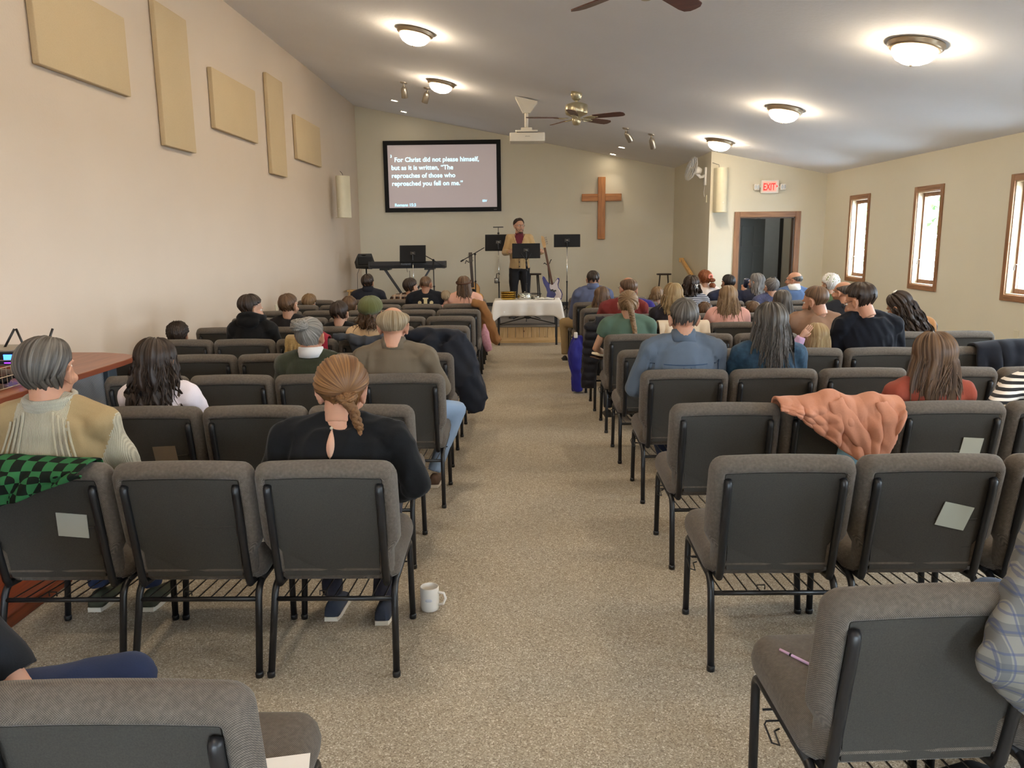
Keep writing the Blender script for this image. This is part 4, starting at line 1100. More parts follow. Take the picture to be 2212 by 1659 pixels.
person('balding man with fair hair in a taupe collared overshirt, by the aisle', 'L', 3, 1, (848, 660), w=1.12, hs=1.08, skin='r', shirt=cloth((104, 92, 76), None, 240, .1, .9), pants=LJEANS, shoes=plain((84, 60, 44), .6), pitch=.08,
       hair=dict(style='balding', col='sandy', bald=.78, th=.018, groove=.007, bk=2.12, fly=60), vox=.010, fold=.011, extra=p4x, note='under the balding man in the taupe shirt', legs={1: ((.36, .58, .50), (.20, .46, .10)), -1: ((-.12, .62, .53), (-.12, .56, .10))}, arms={1: ((.29, .26, .72), (.16, .48, .60))})
def p5x(o, H, hs, A, nb):
    hb = MB(); Mx = H @ Matrix.Scale(hs, 4); tuft(hb, (-.015, -.122, .082), .048, 3, 34, M=Mx); uvobj(hb, 'hair_bun', hairmat(*HC['silver']), o)
    b = MB(); b.tube([nb + Vector((0, -.004, .0)), nb + Vector((0, -.006, .03)), nb + Vector((0, -.004, .055))], [.086, .082, .076], 20).obj('white_collar', cloth((226, 226, 226), None, 300, .04), o, True)
person('woman with a grey bun in a dark green knitted sweater and white collar', 'L', 3, 2, (668, 684), w=.98, hs=1.02, skin='r', yaw=-.15, shirt=knit((52, 56, 40), 60, 'X'), collar=.15, hair=dict(style='bun', col='silver', fly=40), vox=.011, extra=p5x, note='under the woman in the green sweater', fold=.010)
def beanie(o, H, hs):
    b = MB(); hair_grid(b, H, hs, 1.1, 1.62, 1.92, th=.040, tau=.25, groove=.0035, seed=9, cols=110)
    uvobj(b, 'knit_hat', knit((98, 102, 58), 150, 'Z'), o)
person('woman in an olive knitted hat and beige top with auburn hair below it', 'L', 5, 2, (800, 645), w=.9, hs=1.02, skin='p', shirt=cloth((198, 170, 136), None, 260, .06), hair=dict(style='long', col='brown', L=.14, th=.012, ragged=.2, wave=.008, fly=30), extra=lambda o, H, hs, A, nb: beanie(o, H, hs), vox=.013, note='behind the grey jacket, under the olive hat')
def hood(m, k=1.0):
    def f(o, H, hs, A, nb):
        b = MB()
        b.tube([nb + Vector((k * .100 * math.cos(q), .085 * math.sin(q) - .010, .025 - .030 * math.sin(q) + .010 * math.sin(3 * q))) for q in (2 * math.pi * i / 24 for i in range(25))], .030 * k, 8, False)
        b.ball(nb + Vector((0, -.095, -.005)), (.10 * k, .04, .055)); mm, _ = remesh(b, .012, 2, .008, 3); link('hood', mm, m, kid(o, 'shirt'), True)
    return f
BLK = cloth((18, 17, 18), None, 240, .14)
person('dark-haired boy in a black hoodie looking right, by the left wall', 'L', 5, 4, (540, 637), w=.86, hs=.98, yaw=-.8, pitch=.25, skin='p', shirt=BLK, hair=dict(style='short', col='dark', th=.022, bk=1.95), extra=hood(BLK), vox=.012, note='under the boy in the black hoodie')
person('boy with short brown hair and a dark shirt, ahead of the hooded boy', 'L', 6, 4, (623, 635), w=.85, hs=.98, yaw=-.35, skin='p', shirt=cloth((34, 31, 33), None, 240, .1), hair=dict(style='short', col='brown', th=.020, bk=1.95, sd=1.4), note='under the brown-haired boy by the wall')
person('small child with dark curls, only the crown showing over the chair by the wall', 'L', 5, 5, (383, 697), w=.7, hs=.9, skin='t', tx=-2.93, shirt=cloth((60, 66, 84)), hair=dict(style='curly', col='dark', fly=40), note='hiding the small curly-haired child, against the left wall', vox=.015)
person('dark-haired boy in black between the brown-haired boy and the olive hat', 'L', 6, 3, (733, 651), w=.8, hs=.98, skin='p', shirt=BLK, yaw=-.2, hair=dict(style='short', col='dark', th=.020), note='under the dark-haired boy left of the olive hat')
person('brown-haired child partly hidden behind the dark-haired boy', 'L', 8, 4, (754, 641), w=.75, hs=.95, skin='p', tx=-2.16, shirt=BLK, hair=dict(style='shag', col='brown'), note='behind the dark-haired boy, in front of the dark jacket man', vox=.016)
person('dark-haired person in a dark jacket before the black speaker', 'L', 10, 4, (794, 593), w=1.0, yaw=-.2, skin='p', shirt=cloth((36, 38, 48), None, 240, .1), hair=dict(style='shag', col='dark', th=.022), extra=lambda o, H, hs, A, nb: shirt_collar(o, nb, cloth((36, 38, 48), None, 240, .1)), note='under the dark-jacketed person before the keyboard', vox=.016)
person('boy with dark hair in a brown and white plaid shirt under the keyboard', 'L', 10, 3, (887, 601), w=.9, hs=1.0, yaw=-.75, skin='p', tx=-1.66, shirt=plaid((46, 36, 38), (206, 190, 176), (150, 110, 70), 11), hair=dict(style='shag', col='dark', th=.020), note='under the boy in the plaid shirt', vox=.016)
def p14x(o, H, hs, A, nb):
    so = kid(o, 'shirt'); V = np.array([v.co for v in so.data.vertices])
    def y(x, z):
        d = (V[:, 0] - x) ** 2 + (V[:, 2] - z) ** 2 + 9 * (V[:, 1] > .25); return V[d.argmin(), 1] - .006
    zc = A[1][0].z - .055; m = cloth((196, 180, 140), None, 200, .03); 
    def blob(poly):
        n = len(poly); MB().add([(a, y(a, zc + c), zc + c) for a, c in poly] + [(a, y(a, zc + c) + .02, zc + c) for a, c in poly], [tuple(range(n))] + [(i, (i + 1) % n, n + (i + 1) % n, n + i) for i in range(n)]).obj('shirt_print', m, so)
    blob([(-.022, -.04), (.022, -.04), (.022, .045), (.035, .045), (.035, .062), (-.035, .062), (-.035, .045), (-.022, .045)])
    blob([(-.125, -.062), (.125, -.062), (.125, -.045), (-.125, -.045)])
    blob([(-.115, -.044), (-.05, -.044), (-.05, -.024), (-.115, -.024)]); blob([(.05, -.044), (.115, -.044), (.115, -.024), (.05, -.024)])
    for s_ in (-1, 1): blob([(s_ * .075 + .024 * math.cos(q), .0 + .024 * math.sin(q)) for q in (k * math.pi / 6 for k in range(12))])
person('man with a shaved head in a black T-shirt with a tan emblem on the back', 'L', 9, 2, (920, 595), w=1.12, skin='t', yaw=-.35, shirt=cloth((23, 25, 32), None, 260, .1), sleeve=.42, hair=dict(style='crop', col='brown', th=.003, groove=.0008), extra=p14x, note='under the shaved man in the black T-shirt', vox=.015)
person('fair-haired toddler between the shaved man and the long-haired woman', 'L', 9, 1, (963, 627), w=.55, hs=.85, skin='p', tx=-1.0, shirt=cloth((196, 150, 140)), hair=dict(style='short', col='sandy', th=.012), vox=.016, sz=.62)
def headband(col, z=.055, r=1.0):
    def f(o, H, hs, A, nb):
        Mx = H @ Matrix.Scale(hs, 4)
        MB().tube([((.101 * r) * math.cos(q), -.014 + (.122 * r) * math.sin(q), z + .02 * math.sin(q)) for q in (2 * math.pi * i / 32 for i in range(33))], [(.012, .004)] * 33, 8, False, up=(0, 0, 1), M=Mx).obj('headband', cloth(col, None, 200), o, True)
    return f
person('woman with very long brown hair, brown headband and pink sweater, at the aisle', 'L', 9, 1, (1002, 597), w=.95, skin='p', shirt=cloth((206, 158, 138), None, 220, .06), hair=dict(style='long', col='brown', L=.42, flare=.28, ragged=.08, th=.022, fly=30), extra=headband((88, 60, 44), .05, 1.06), note='under the long-haired woman in pink', vox=.015, roll=-.05)
person('sandy-haired child slumped in a bright navy jacket against the left wall', 'L', 9, 5, (667, 635), w=.72, hs=.92, skin='p', tx=-2.76, roll=.35, yaw=-.5, shirt=cloth((44, 62, 110), None, 200), hair=dict(style='shag', col='lbrown'), extra=hood(cloth((44, 62, 110), None, 200), 1.1), note='under the child in the navy jacket', vox=.016)
# nearest left seat: man cut off by the frame
person('man in a black T-shirt and blue jeans, arm and knee showing at lower left', 'L', 0, 2, (-420, 640), w=1.05, hs=1.05, tx=-1.46, skin='r', shirt=cloth((20, 22, 26), None, 260, .1), sleeve=.47, pants=JEANS, hair=dict(style='short', col='dgrey'), note='under the man in jeans at lower left', vox=.011, fold=.011,
       arms={1: ((.405, .20, .745), (.10, .40, .66))}, legs={1: ((.44, .58, .545), (.38, .50, .10)), -1: ((-.15, .62, .53), (-.14, .56, .10))})
# -- right block
def p44x(o, H, hs, A, nb):
    W_ = A[-1][2]; E_ = A[-1][1]
    d = (W_ - E_).normalized()
person('person in a grey plaid flannel shirt whose elbow hooks over the chair, lower right', 'R', 0, 2, (2540, 560), w=1.10, hs=1.05, tx=1.60, skin='r', shirt=plaid((128, 126, 120), (78, 82, 88), (62, 74, 108), 16), pants=cloth((80, 96, 122)), hair=dict(style='short', col='brown'), note='under the flannel-shirted person, lower right', vox=.011, fold=.016,
       arms={-1: ((-.545, -.075, .73), (-.30, -.02, .50))}, twist=0.0)
def p27x(o, H, hs, A, nb):
    shirt_collar(o, nb, DENIM); so = kid(o, 'shirt'); V = np.array([v.co for v in so.data.vertices])
    def seam(P):
        pts = []
        for x, z in P:
            d = (V[:, 0] - x) ** 2 + (V[:, 2] - z) ** 2 + 9 * (V[:, 1] > .30); pts.append((x, V[d.argmin(), 1] - .003, z))
        MB().tube(pts, .0032, 5).obj('seam', cloth((58, 78, 104)), so, True)
    z = A[1][0].z
    seam([(x, z - .085 + .10 * x * x) for x in np.linspace(-.215, .215, 17)])
    for s_ in (-1, 1): seam([(s_ * (.215 + .01 * math.sin(t * 3)), z - .06 - .22 * t) for t in np.linspace(0, 1, 10)])
    seam([(-.018, z - .10 - .3 * t) for t in np.linspace(0, 1, 9)]); seam([(.030, z - .10 - .3 * t) for t in np.linspace(0, 1, 9)])
DENIM = cloth((100, 111, 124), (82, 94, 110), 320, .1)
person('man with cropped greying hair in a blue denim shirt, at the aisle', 'R', 3, 1, (1478, 643), w=1.15, hs=1.08, skin='r', shirt=DENIM, pants=cloth((44, 54, 78), None, 260), shoes=plain((86, 66, 50), .7), hair=dict(style='short', col='dgrey', th=.012, bk=1.95, fly=30, sd=1.45, groove=.003), extra=p27x, fold=.011, vox=.010, note='under the man in the denim shirt',
       arms={-1: ((-.30, .24, .70), (-.14, .46, .60))}, legs={-1: ((-.15, .62, .53), (-.02, .52, .10)), 1: ((.14, .62, .53), (.14, .56, .10))})
person('woman with long dark grey hair and a blue-green patterned blouse', 'R', 3, 2, (1665, 657), w=.98, hs=1.04, skin='p', shirt=cloth((18, 24, 48), (58, 92, 112), 120, .1, .8, 38), hair=dict(style='long', col='dgrey', L=.37, flare=.40, groove=.010, ragged=.10, th=.026, wave=.006, wl=5, fly=140, cols=160, back=.02), vox=.011, note='under the woman with long dark grey hair')
person('woman with long straight brown hair and a rust-red shirt, at right', 'R', 2, 3, (2018, 722), w=.92, hs=1.0, skin='p', yaw=.1, shirt=cloth((140, 66, 50), None, 240, .08), sleeve=.5, hair=dict(style='long', col='brown', L=.25, flare=.34, groove=.006, ragged=.04, th=.028, fly=80, cols=170, back=.02), vox=.011, note='under the brown-haired woman in the rust shirt', extra=None)
person('person in a black and white striped top cut off by the right edge', 'R', 2, 4, (2275, 710), w=1.0, hs=1.0, tx=2.68, skin='p', shirt=stripes((28, 28, 32), (226, 220, 212), 11), hair=dict(style='short', col='brown'), note='under the striped top at the right edge', vox=.014, arms={-1: ((-.30, .12, .80), (-.12, .42, .66))})
def p22x(o, H, hs, A, nb):
    Mx = H @ Matrix.Scale(hs, 4)
    p = [Mx @ Vector((-.02, -.10, .05)), Mx @ Vector((.0, -.125, .0)), Mx @ Vector((.015, -.13, -.06)), Mx @ Vector((.03, -.115, -.13))]
    y = A[1][0].y - .14; z = A[1][0].z; p += [Vector((p[-1].x + .01, y, z - .02)), Vector((p[-1].x + .02, y - .012, z - .16))]
    braid(o, p, .024, hairmat(*HC['lbrown']), 3, 5.5)
person('woman with a long fair plait in a sage green short-sleeved blouse', 'R', 5, 1, (1357, 627), w=1.02, hs=1.0, skin='p', shirt=cloth((84, 106, 92), None, 240, .08), sleeve=.22, hair=dict(style='bun', col='lbrown', bun=(-.1, -.9, .35), th=.016), extra=p22x, vox=.013, note='under the woman with the long plait', arms={-1: ((-.27, .26, .70), (-.12, .48, .60))})
person('child with fair hair in lilac, hand raised beside her head', 'R', 4, 3, (1765, 697), w=.68, hs=.92, skin='p', tx=2.18, sz=.66, shirt=cloth((206, 172, 206), None, 260, .05), hair=dict(style='long', col='blond', L=.15, th=.014, ragged=.1), vox=.012, note='under the fair-haired child in lilac', yaw=.2,
       arms={-1: ((-.17, .16, .78), (-.115, .13, .925)), ('h', -1): ((.5, -.1, .6), (0, -1, .3), .25)})
person('dark-haired man with glasses in a black sweater, head bowed left', 'R', 4, 4, (1860, 613), w=1.08, hs=1.06, yaw=.72, pitch=.38, tx=2.62, skin='r', shirt=cloth((19, 21, 29), None, 200, .14), hair=dict(style='short', col='dark', th=.024, fly=30, bk=1.95), glasses=True, vox=.011, fold=.011, note='under the man with glasses in black')
person('bearded man with short brown hair in a tan-brown T-shirt, facing left', 'R', 5, 4, (1763, 618), w=1.08, hs=1.05, yaw=.75, pitch=.28, skin='r', shirt=cloth((128, 98, 78), None, 240, .08), sleeve=.5, hair=dict(style='crop', col='brown', th=.014, bk=1.92), extra=lambda o, H, hs, A, nb: beard(o, H, hs, 'auburn'), vox=.012, note='under the bearded man in tan-brown', fold=.011)
def curlclip(col, pos=(0, -.03, .135)):
    def f(o, H, hs, A, nb):
        Mx = H @ Matrix.Scale(hs, 4); b = MB()
        for k in (-1, 0, 1): b.tube([(pos[0] - .03, pos[1] + .008 * k, pos[2]), (pos[0], pos[1] + .012 * k, pos[2] + .010), (pos[0] + .03, pos[1] + .008 * k, pos[2])], .004, 6, M=Mx)
        b.obj('hair_clip', plain(col, .3), o, True)
    return f
person('woman with long dark wavy hair in an ochre-brown top leaning left by the windows', 'R', 5, 5, (1945, 632), w=.95, hs=1.0, yaw=.65, pitch=.45, roll=-.18, tx=3.40, lean=.06, skin='p', shirt=cloth((150, 104, 62), None, 240, .1), hair=dict(style='long', col='dark', L=.36, flare=.3, wave=.012, wl=7, ragged=.14, groove=.009, fly=60, back=.05, th=.02), extra=curlclip((214, 208, 200)), vox=.013, note='under the leaning woman by the windows')
person('woman with shoulder-length blonde hair and a dark top beside the cream coat', 'R', 6, 2, (1455, 613), w=.95, skin='p', shirt=cloth((40, 36, 42)), hair=dict(style='bob', col='blond', L=.20, wave=.008, wl=8, flare=.3, groove=.009, fly=30), note='under the blonde woman beside the cream coat', vox=.015)
person('woman with long honey-coloured hair and a pale pink top', 'R', 6, 3, (1573, 618), w=.9, skin='p', shirt=cloth((212, 160, 148), None, 240, .06), sleeve=.5, hair=dict(style='long', col='lbrown', L=.28, flare=.34, ragged=.06, th=.024, fly=40), note='under the honey-haired woman in pink', vox=.014)
person('person with smooth grey-brown hair behind the bearded man', 'R', 6, 4, (1690, 627), w=.85, skin='p', shirt=cloth((60, 56, 60)), hair=dict(style='long', col='dgrey', L=.20, flare=.3, th=.022, ragged=.05), note='under the smooth grey-brown head', vox=.015)
person('balding man with a grey fringe in a black shirt, face turned left', 'R', 6, 5, (1822, 606), w=1.05, yaw=.6, skin='r', shirt=cloth((34, 34, 38)), hair=dict(style='balding', col='dgrey', bald=.9, th=.010), note='under the balding man in black', vox=.014)
person('balding man with glasses in a maroon shirt behind the plaited woman', 'R', 7, 1, (1357, 597), w=1.12, hs=1.1, yaw=.25, skin='r', tx=1.10, shirt=cloth((112, 42, 38), None, 240, .08), hair=dict(style='balding', col='brown', bald=.62, th=.012), glasses=True, note='under the man in the maroon shirt', vox=.015)
person('dark-haired child low in the seat left of the honey-haired woman', 'R', 7, 3, (1522, 652), w=.66, hs=.95, skin='t', sz=.68, shirt=cloth((90, 80, 110)), hair=dict(style='short', col='brown', th=.016), note='under the low dark-haired child', vox=.017)
person('brown-haired child low in the seat right of the honey-haired woman', 'R', 7, 4, (1627, 651), w=.66, hs=.92, skin='t', sz=.68, shirt=cloth((80, 90, 120)), hair=dict(style='short', col='brown', th=.016), note='under the low brown-haired child', vox=.017)
person('girl with brown hair in an olive top right of the man in the blue shirt', 'R', 8, 1, (1300, 620), w=.8, hs=.98, skin='p', pitch=.2, shirt=cloth((118, 112, 84)), hair=dict(style='long', col='brown', L=.20, flare=.3, ragged=.12, wave=.006), note='under the girl in the olive top', vox=.016)
person('person in a purple-blue shirt mostly hidden behind the balding man with glasses', 'R', 8, 2, (1362, 612), w=1.15, skin='r', tx=1.34, shirt=cloth((56, 50, 122)), hair=dict(style='short', col='grey'), note='under the purple-blue shirt', vox=.017)
def p24x(o, H, hs, A, nb):
    Mx = H @ Matrix.Scale(hs, 4); b = MB()
    b.tube([(.03, -.128, .03), (.045, -.135, .0), (.035, -.13, -.02)], .006, 6, M=Mx).tube([(.06, -.12, .03), (.045, -.135, .0), (.062, -.12, -.02)], .006, 6, M=Mx); b.obj('hair_clip', plain((226, 226, 222), .3), o, True)
    b = MB(); b.tube([(.088 * math.cos(q), -.02, .03 + .1 * math.sin(q)) for q in (math.pi * i / 16 for i in range(17))], .005, 6, M=Mx).obj('hairband', plain((60, 60, 64), .4), o, True)
person('woman with dark hair in a white claw clip and a striped navy top', 'R', 8, 3, (1493, 596), w=.9, skin='p', shirt=stripes((34, 36, 48), (170, 170, 176), 16), hair=dict(style='bob', col='dark', L=.14, ragged=.2, wave=.01, groove=.009), extra=p24x, note='under the woman with the claw clip', vox=.016)
person('grey-haired woman with a small bun in a navy patterned top', 'R', 8, 5, (1667, 599), w=.88, yaw=.25, skin='p', shirt=cloth((40, 44, 72), (96, 100, 130), 60, .2, .9, 60), hair=dict(style='bun', col='grey', fly=20), extra=curlclip((40, 40, 44), (0, -.04, .125)), note='under the grey-haired woman in navy', vox=.016)
def p37x(o, H, hs, A, nb):
    b = MB(); hair_grid(b, H, hs, 1.3, 1.5, 2.0, th=.026, tau=.6, groove=.005, seed=4, cols=60)
    uvobj(b, 'head_scarf', cloth((128, 146, 58), (98, 116, 44), 120, .1, .9, 20), o)
    hb = MB(); tuft(hb, (0, .0, .115), .035, 3, 20, M=H @ Matrix.Scale(hs, 4)); uvobj(hb, 'white_curls', hairmat(*HC['white']), o)
person('white-haired woman with a green head scarf near the windows', 'R', 8, 6, (1793, 593), w=.9, yaw=.45, skin='p', shirt=cloth((76, 92, 60)), hair=dict(style='curly', col='white', th=.03), extra=p37x, note='under the woman in the green head scarf', vox=.016)
person('man with short dark hair in a blue-grey shirt and khaki trousers, front right aisle seat', 'R', 9, 1, (1281, 584), w=1.1, skin='p', shirt=cloth((88, 96, 124), None, 240, .08), pants=KHAKI, hair=dict(style='short', col='dark', th=.013, bk=1.9), extra=lambda o, H, hs, A, nb: shirt_collar(o, nb, cloth((88, 96, 124), None, 240, .08)), note='under the man in the blue-grey shirt', vox=.015,
       legs={-1: ((-.36, .60, .535), (-.34, .58, .10)), 1: ((.14, .62, .53), (.14, .58, .10))})
person('fair-haired child facing right between the blue-shirted man and the blonde woman', 'R', 9, 2, (1421, 619), w=.66, hs=.92, yaw=-.5, skin='p', tx=1.72, sz=.68, shirt=cloth((150, 140, 130)), hair=dict(style='bob', col='lbrown', L=.07, th=.016, ragged=.2), note='under the fair child facing right', vox=.017)
person('man with black hair and beard in a navy jacket', 'R', 9, 4, (1573, 593), w=1.1, yaw=.35, skin='t', shirt=cloth((38, 42, 62)), hair=dict(style='short', col='black', th=.016), extra=lambda o, H, hs, A, nb: beard(o, H, hs, 'black'), note='under the black-haired man in navy', vox=.016)
person('woman with long grey hair raising a hand to her face, looking left', 'R', 9, 5, (1634, 591), w=.92, yaw=.75, skin='r', shirt=cloth((44, 46, 62)), hair=dict(style='long', col='grey', L=.20, flare=.25, th=.022, wave=.005), note='under the long-grey-haired woman', vox=.015, glasses=True,
       arms={-1: ((-.24, .36, .74), (-.12, .38, .93)), ('h', -1): ((.15, .1, 1), (0, -1, 0), .6)})
person('bald man with glasses in a blue sweater and white collar, before the doorway', 'R', 9, 6, (1716, 586), w=1.05, yaw=.95, skin='r', shirt=cloth((80, 100, 134), None, 240, .08), hair=dict(style='balding', col='dgrey', bald=1.15, th=.006), glasses=True, extra=lambda o, H, hs, A, nb: shirt_collar(o, nb, cloth((222, 220, 214), None, 240, .05), 1.02), note='under the bald man in the blue sweater', vox=.015)
def p25x(o, H, hs, A, nb):
    b = MB(); Mx = H @ Matrix.Scale(hs, 4); b.tube([(.03 + .03 * math.cos(q), -.125, .045 + .03 * math.sin(q)) for q in (2 * math.pi * i / 14 for i in range(15))], .013, 8, False, M=Mx).obj('scrunchie', cloth((226, 140, 124)), o, True)
    hb = MB(); tuft(hb, (.05, -.13, -.01), .045, 8, 24, M=Mx); tuft(hb, (.07, -.12, -.09), .042, 9, 24, M=Mx); uvobj(hb, 'ponytail', hairmat(*HC['red']), o)
person('woman with curly red hair tied in a coral scrunchie and a cream top', 'R', 10, 4, (1522, 585), w=.92, yaw=.3, skin='p', shirt=cloth((222, 206, 194), None, 240, .05), hair=dict(style='curly', col='red', th=.026), extra=p25x, note='under the red-haired woman in cream', vox=.016)
# ------------------------------------------------------------------ stage
def music_stand(label, x, y, zb, zt, hw, pitch, yaw, pole_top, chrome=True, base=SZ, lip=True):
    """desk from zb to zt"""
    o = thing('music_stand', label, 'music stand', (x, y, base), yaw, 'black music stands')
    zc = (zb + zt) / 2 - base; h = (zt - zb) / math.cos(pitch); Mx = T(0, 0, zc) @ RX(pitch)
    b = MB(); b.rbox((-hw, -.004, -h / 2), (hw, .004, h / 2), .003, 1, Mx); b.box((-hw, .0, -h / 2 - .004), (hw, .055, -h / 2 + .002), Mx); b.rbox((-hw, .045, -h / 2), (hw, .055, -h / 2 + .02), .003, 1, Mx)
    b.obj('desk', MATT, o)
    MB().rbox((-.045, -.022, -.03), (.045, -.004, .03), .004, 2, Mx).tube([(0, -.02, -.0), (0, -.03, -.05), (0, -.01, -.12)], .012, 8, M=Mx).obj('bracket', BLACK, o)
    MB().tube([(-.02, -.025, 0), (.02, -.025, 0)], .008, 8, M=Mx).obj('clamp', NICKEL, o, True)
    MB().tube([(0, -.02, zc - .08), (0, -.015, .42)], .0075, 10).obj('inner_tube', CHROME if chrome else BLACK, o, True)
    MB().tube([(0, -.015, .62 if zt > 1.5 else .5), (0, -.015, .06)], .0125, 10).ball((0, -.015, .62 if zt > 1.5 else .5), .017).obj('outer_tube', BLACK, o, True)
    for k in range(3):
        a = k * 2.094 + .5; c_, s_ = math.cos(a), math.sin(a)
        MB().tube([(0, -.015, .16), (.10 * c_, -.015 + .10 * s_, .09), (.27 * c_, -.015 + .27 * s_, .012)], .009, 7, flat=.5).obj('leg', BLACK, o, True)
    return o
music_stand('black music stand with tilted desk in front of the keyboard', -1.868, 13.8, 1.285, 1.565, .225, -.32, .05, 1.3)
music_stand('black music stand at right of the stage beside the bass guitar', .815, 14.0, 1.515, 1.725, .23, -.12, -.05, 1.5)
ms = music_stand('black music stand left of the preacher with a lamp on top', -.385, 14.0, 1.465, 1.735, .235, -.2, -.06, 1.5)
lamp_z = 1.86 - SZ
MB().tube([(0, .0, 1.74 - SZ), (0, -.01, 1.80 - SZ), (0, -.01, lamp_z)], .006, 8).ball((0, 0, 1.755 - SZ), .02).obj('lamp_stem', BLACK, ms, True)
MB().rbox((-.09, -.03, lamp_z - .008), (.09, .03, lamp_z + .01), .006, 2).obj('lamp_head', BLACK, ms)
pst = music_stand('black music stand held by the preacher in front of him', .095, 13.42, 1.345, 1.58, .235, -.2, 0, 1.35, False)
for s_ in (-1, 1): MB().tube([(0, -.03, 1.30 - SZ), (s_ * .05, -.03, 1.36 - SZ), (s_ * .09, -.03, 1.42 - SZ)], .007, 6).obj('desk_arm', BLACK, pst, True)
MB().tube([(0, -.03, 1.28 - SZ), (.01, -.05, 1.16 - SZ)], [.016, .02], 10).ball((.012, -.055, 1.14 - SZ), .026).obj('height_clutch', BLACK, pst, True)
# keyboard on an X stand
o = thing('digital_piano', 'long black digital piano on a folding X stand at the left of the stage', 'keyboard', (-2.03, 14.3, SZ))
kz = 1.215 - SZ; b = MB()
b.prism([(-.16, -.055), (.15, -.055), (.15, .02), (.06, .03), (.03, .065), (-.16, .07), (-.17, .0)], -.66, .66, 'x', T(0, 0, kz)).obj('case', plain((30, 31, 36), .45), o)
for s_ in (-1, 1): MB().rbox((s_ * .66 - .025, -.165, -.06), (s_ * .66 + .025, .155, .066), .008, 2, T(0, 0, kz)).obj('end_block', plain((40, 40, 44), .55), o)
link('lettering', textmesh('Roland', .062, .0008, .001), plain((120, 122, 130), .4), o).matrix_local = T(-.10, -.171, kz + .005) @ RX(math.pi / 2)
kb = MB().box((-.62, .06, .018), (.62, .148, .034), T(0, 0, kz)).obj('white_keys', plain((235, 232, 224), .3), o)
b = MB()
for k in range(52):
    if k % 7 in (0, 1, 3, 4, 5): b.box((-.62 + k * .0238 + .017, .06, .034), (-.62 + k * .0238 + .030, .115, .045), T(0, 0, kz))
b.obj('black_keys', BLACK, o, kind='stuff')
for s_ in (-1, 1):
    lg = MB()
    for dy in (-.13, -.02):
        lg.tube([(s_ * .40, dy, kz - .08), (-s_ * .14, dy, .03)], .018, 4, up=(0, 1, 0))
    lg.obj('leg', plain((66, 68, 74), .35, .5), o)
    MB().rbox((s_ * .40 - .09, -.16, kz - .085), (s_ * .40 + .09, .14, kz - .055), .01, 2).obj('support_arm', BLACK, o)
    MB().tube([(-s_ * .14, -.22, .02), (-s_ * .14, .16, .02)], .02, 8).obj('foot', BLACK, o, True)
MB().tube([(.0, -.15, kz - .05), (.01, -.17, kz - .12), (.05, -.16, kz - .10), (.06, -.15, .0)], .004, 5).obj('cable', MATT, o)
# monitor speaker on a stand, small wooden stool below
o = thing('monitor_speaker', 'small black wedge speaker on a pole stand at the left of the stage', 'speaker', (-2.95, 15.0, SZ))
sz_ = 1.26 - SZ; Mx = T(0, 0, sz_) @ RZ(.35) @ RX(-.25)
MB().prism([(-.15, -.10), (.15, -.12), (.17, -.02), (.13, .13), (-.12, .13), (-.17, .02)], -.11, .11, 'y', Mx).obj('cabinet', plain((34, 36, 38), .6), o)
MB().rbox((-.13, -.125, -.085), (.13, -.108, .07), .012, 2, Mx).obj('grille', plain((22, 23, 25), .8), o)
MB().ball((-.02, -.11, .10), (.045, .012, .014), M=Mx).obj('handle_recess', plain((8, 8, 8), .9), o, True)
MB().tube([(.03, 0, sz_ - .12), (.03, 0, .1)], .014, 8).obj('pole', BLACK, o, True)
for k in range(3): MB().tube([(.03, 0, .35), (.03 + .26 * math.cos(k * 2.09), .26 * math.sin(k * 2.09), .01)], .011, 7).obj('leg', BLACK, o, True)
MB().tube([(-.08, -.05, sz_ - .1), (-.13, -.06, sz_ - .22), (-.13, -.1, .4), (-.12, -.14, .02)], .004, 5).obj('cable', MATT, o)
o = thing('wooden_stool', 'small pale wooden stand beside the left wall under the speaker', 'stool', (-3.09, 14.7, SZ))
MB().rbox((-.13, -.12, .44), (.13, .12, .47), .008).obj('seat', wood((206, 168, 110), (176, 134, 80), 3, 'X', .45, (1, 14, 14)), o)
for sx in (-1, 1):
    for sy in (-1, 1): MB().tube([(sx * .09, sy * .08, .44), (sx * .12, sy * .10, 0)], .017, 6).obj('leg', wood((206, 168, 110), (176, 134, 80)), o)
# microphone stands
def mic_stand(label, x, y, h, b0, b1, mic=None):
    o = thing('microphone_stand', label, 'microphone stand', (x, y, SZ), 0, 'black microphone boom stands')
    MB().tube([(0, 0, .10), (0, 0, h)], .0095, 8).tube([(0, 0, .1), (0, 0, h * .55)], .0125, 8).obj('pole', BLACK, o, True)
    MB().ball((0, 0, h * .55), .02).ball((0, 0, h), .022).tube([(0, -.03, h), (0, .03, h)], .014, 8).obj('clutch', BLACK, o, True)
    MB().tube([b0, b1], .008, 8).obj('boom', BLACK, o, True)
    MB().tube([b0, Vector(b0).lerp(Vector(b1), .12)], .015, 8).obj('counterweight', BLACK, o, True)
    for k in range(3): MB().tube([(0, 0, .16), (.30 * math.cos(k * 2.09 + .4), .30 * math.sin(k * 2.09 + .4), .01)], .009, 7).obj('leg', BLACK, o, True)
    if mic: mic(o)
def pb(px, py, y, x0, y0): p = PY(px, py, y); return (p.x - x0, p.y - y0, p.z - SZ)
P0 = PY(936, 562, 13.95)
mic_stand('black boom microphone stand in front of the keyboard end', P0.x, 13.95, P0.z - SZ, pb(963, 577, 13.95, P0.x, 13.95), pb(918, 552, 13.95, P0.x, 13.95))
P0 = PY(1026, 549, 14.6)
mic_stand('black boom microphone stand beside the acoustic guitar', P0.x, 14.6, P0.z - SZ, pb(995, 565, 14.6, P0.x, 14.6), pb(1046, 535, 14.6, P0.x, 14.6))
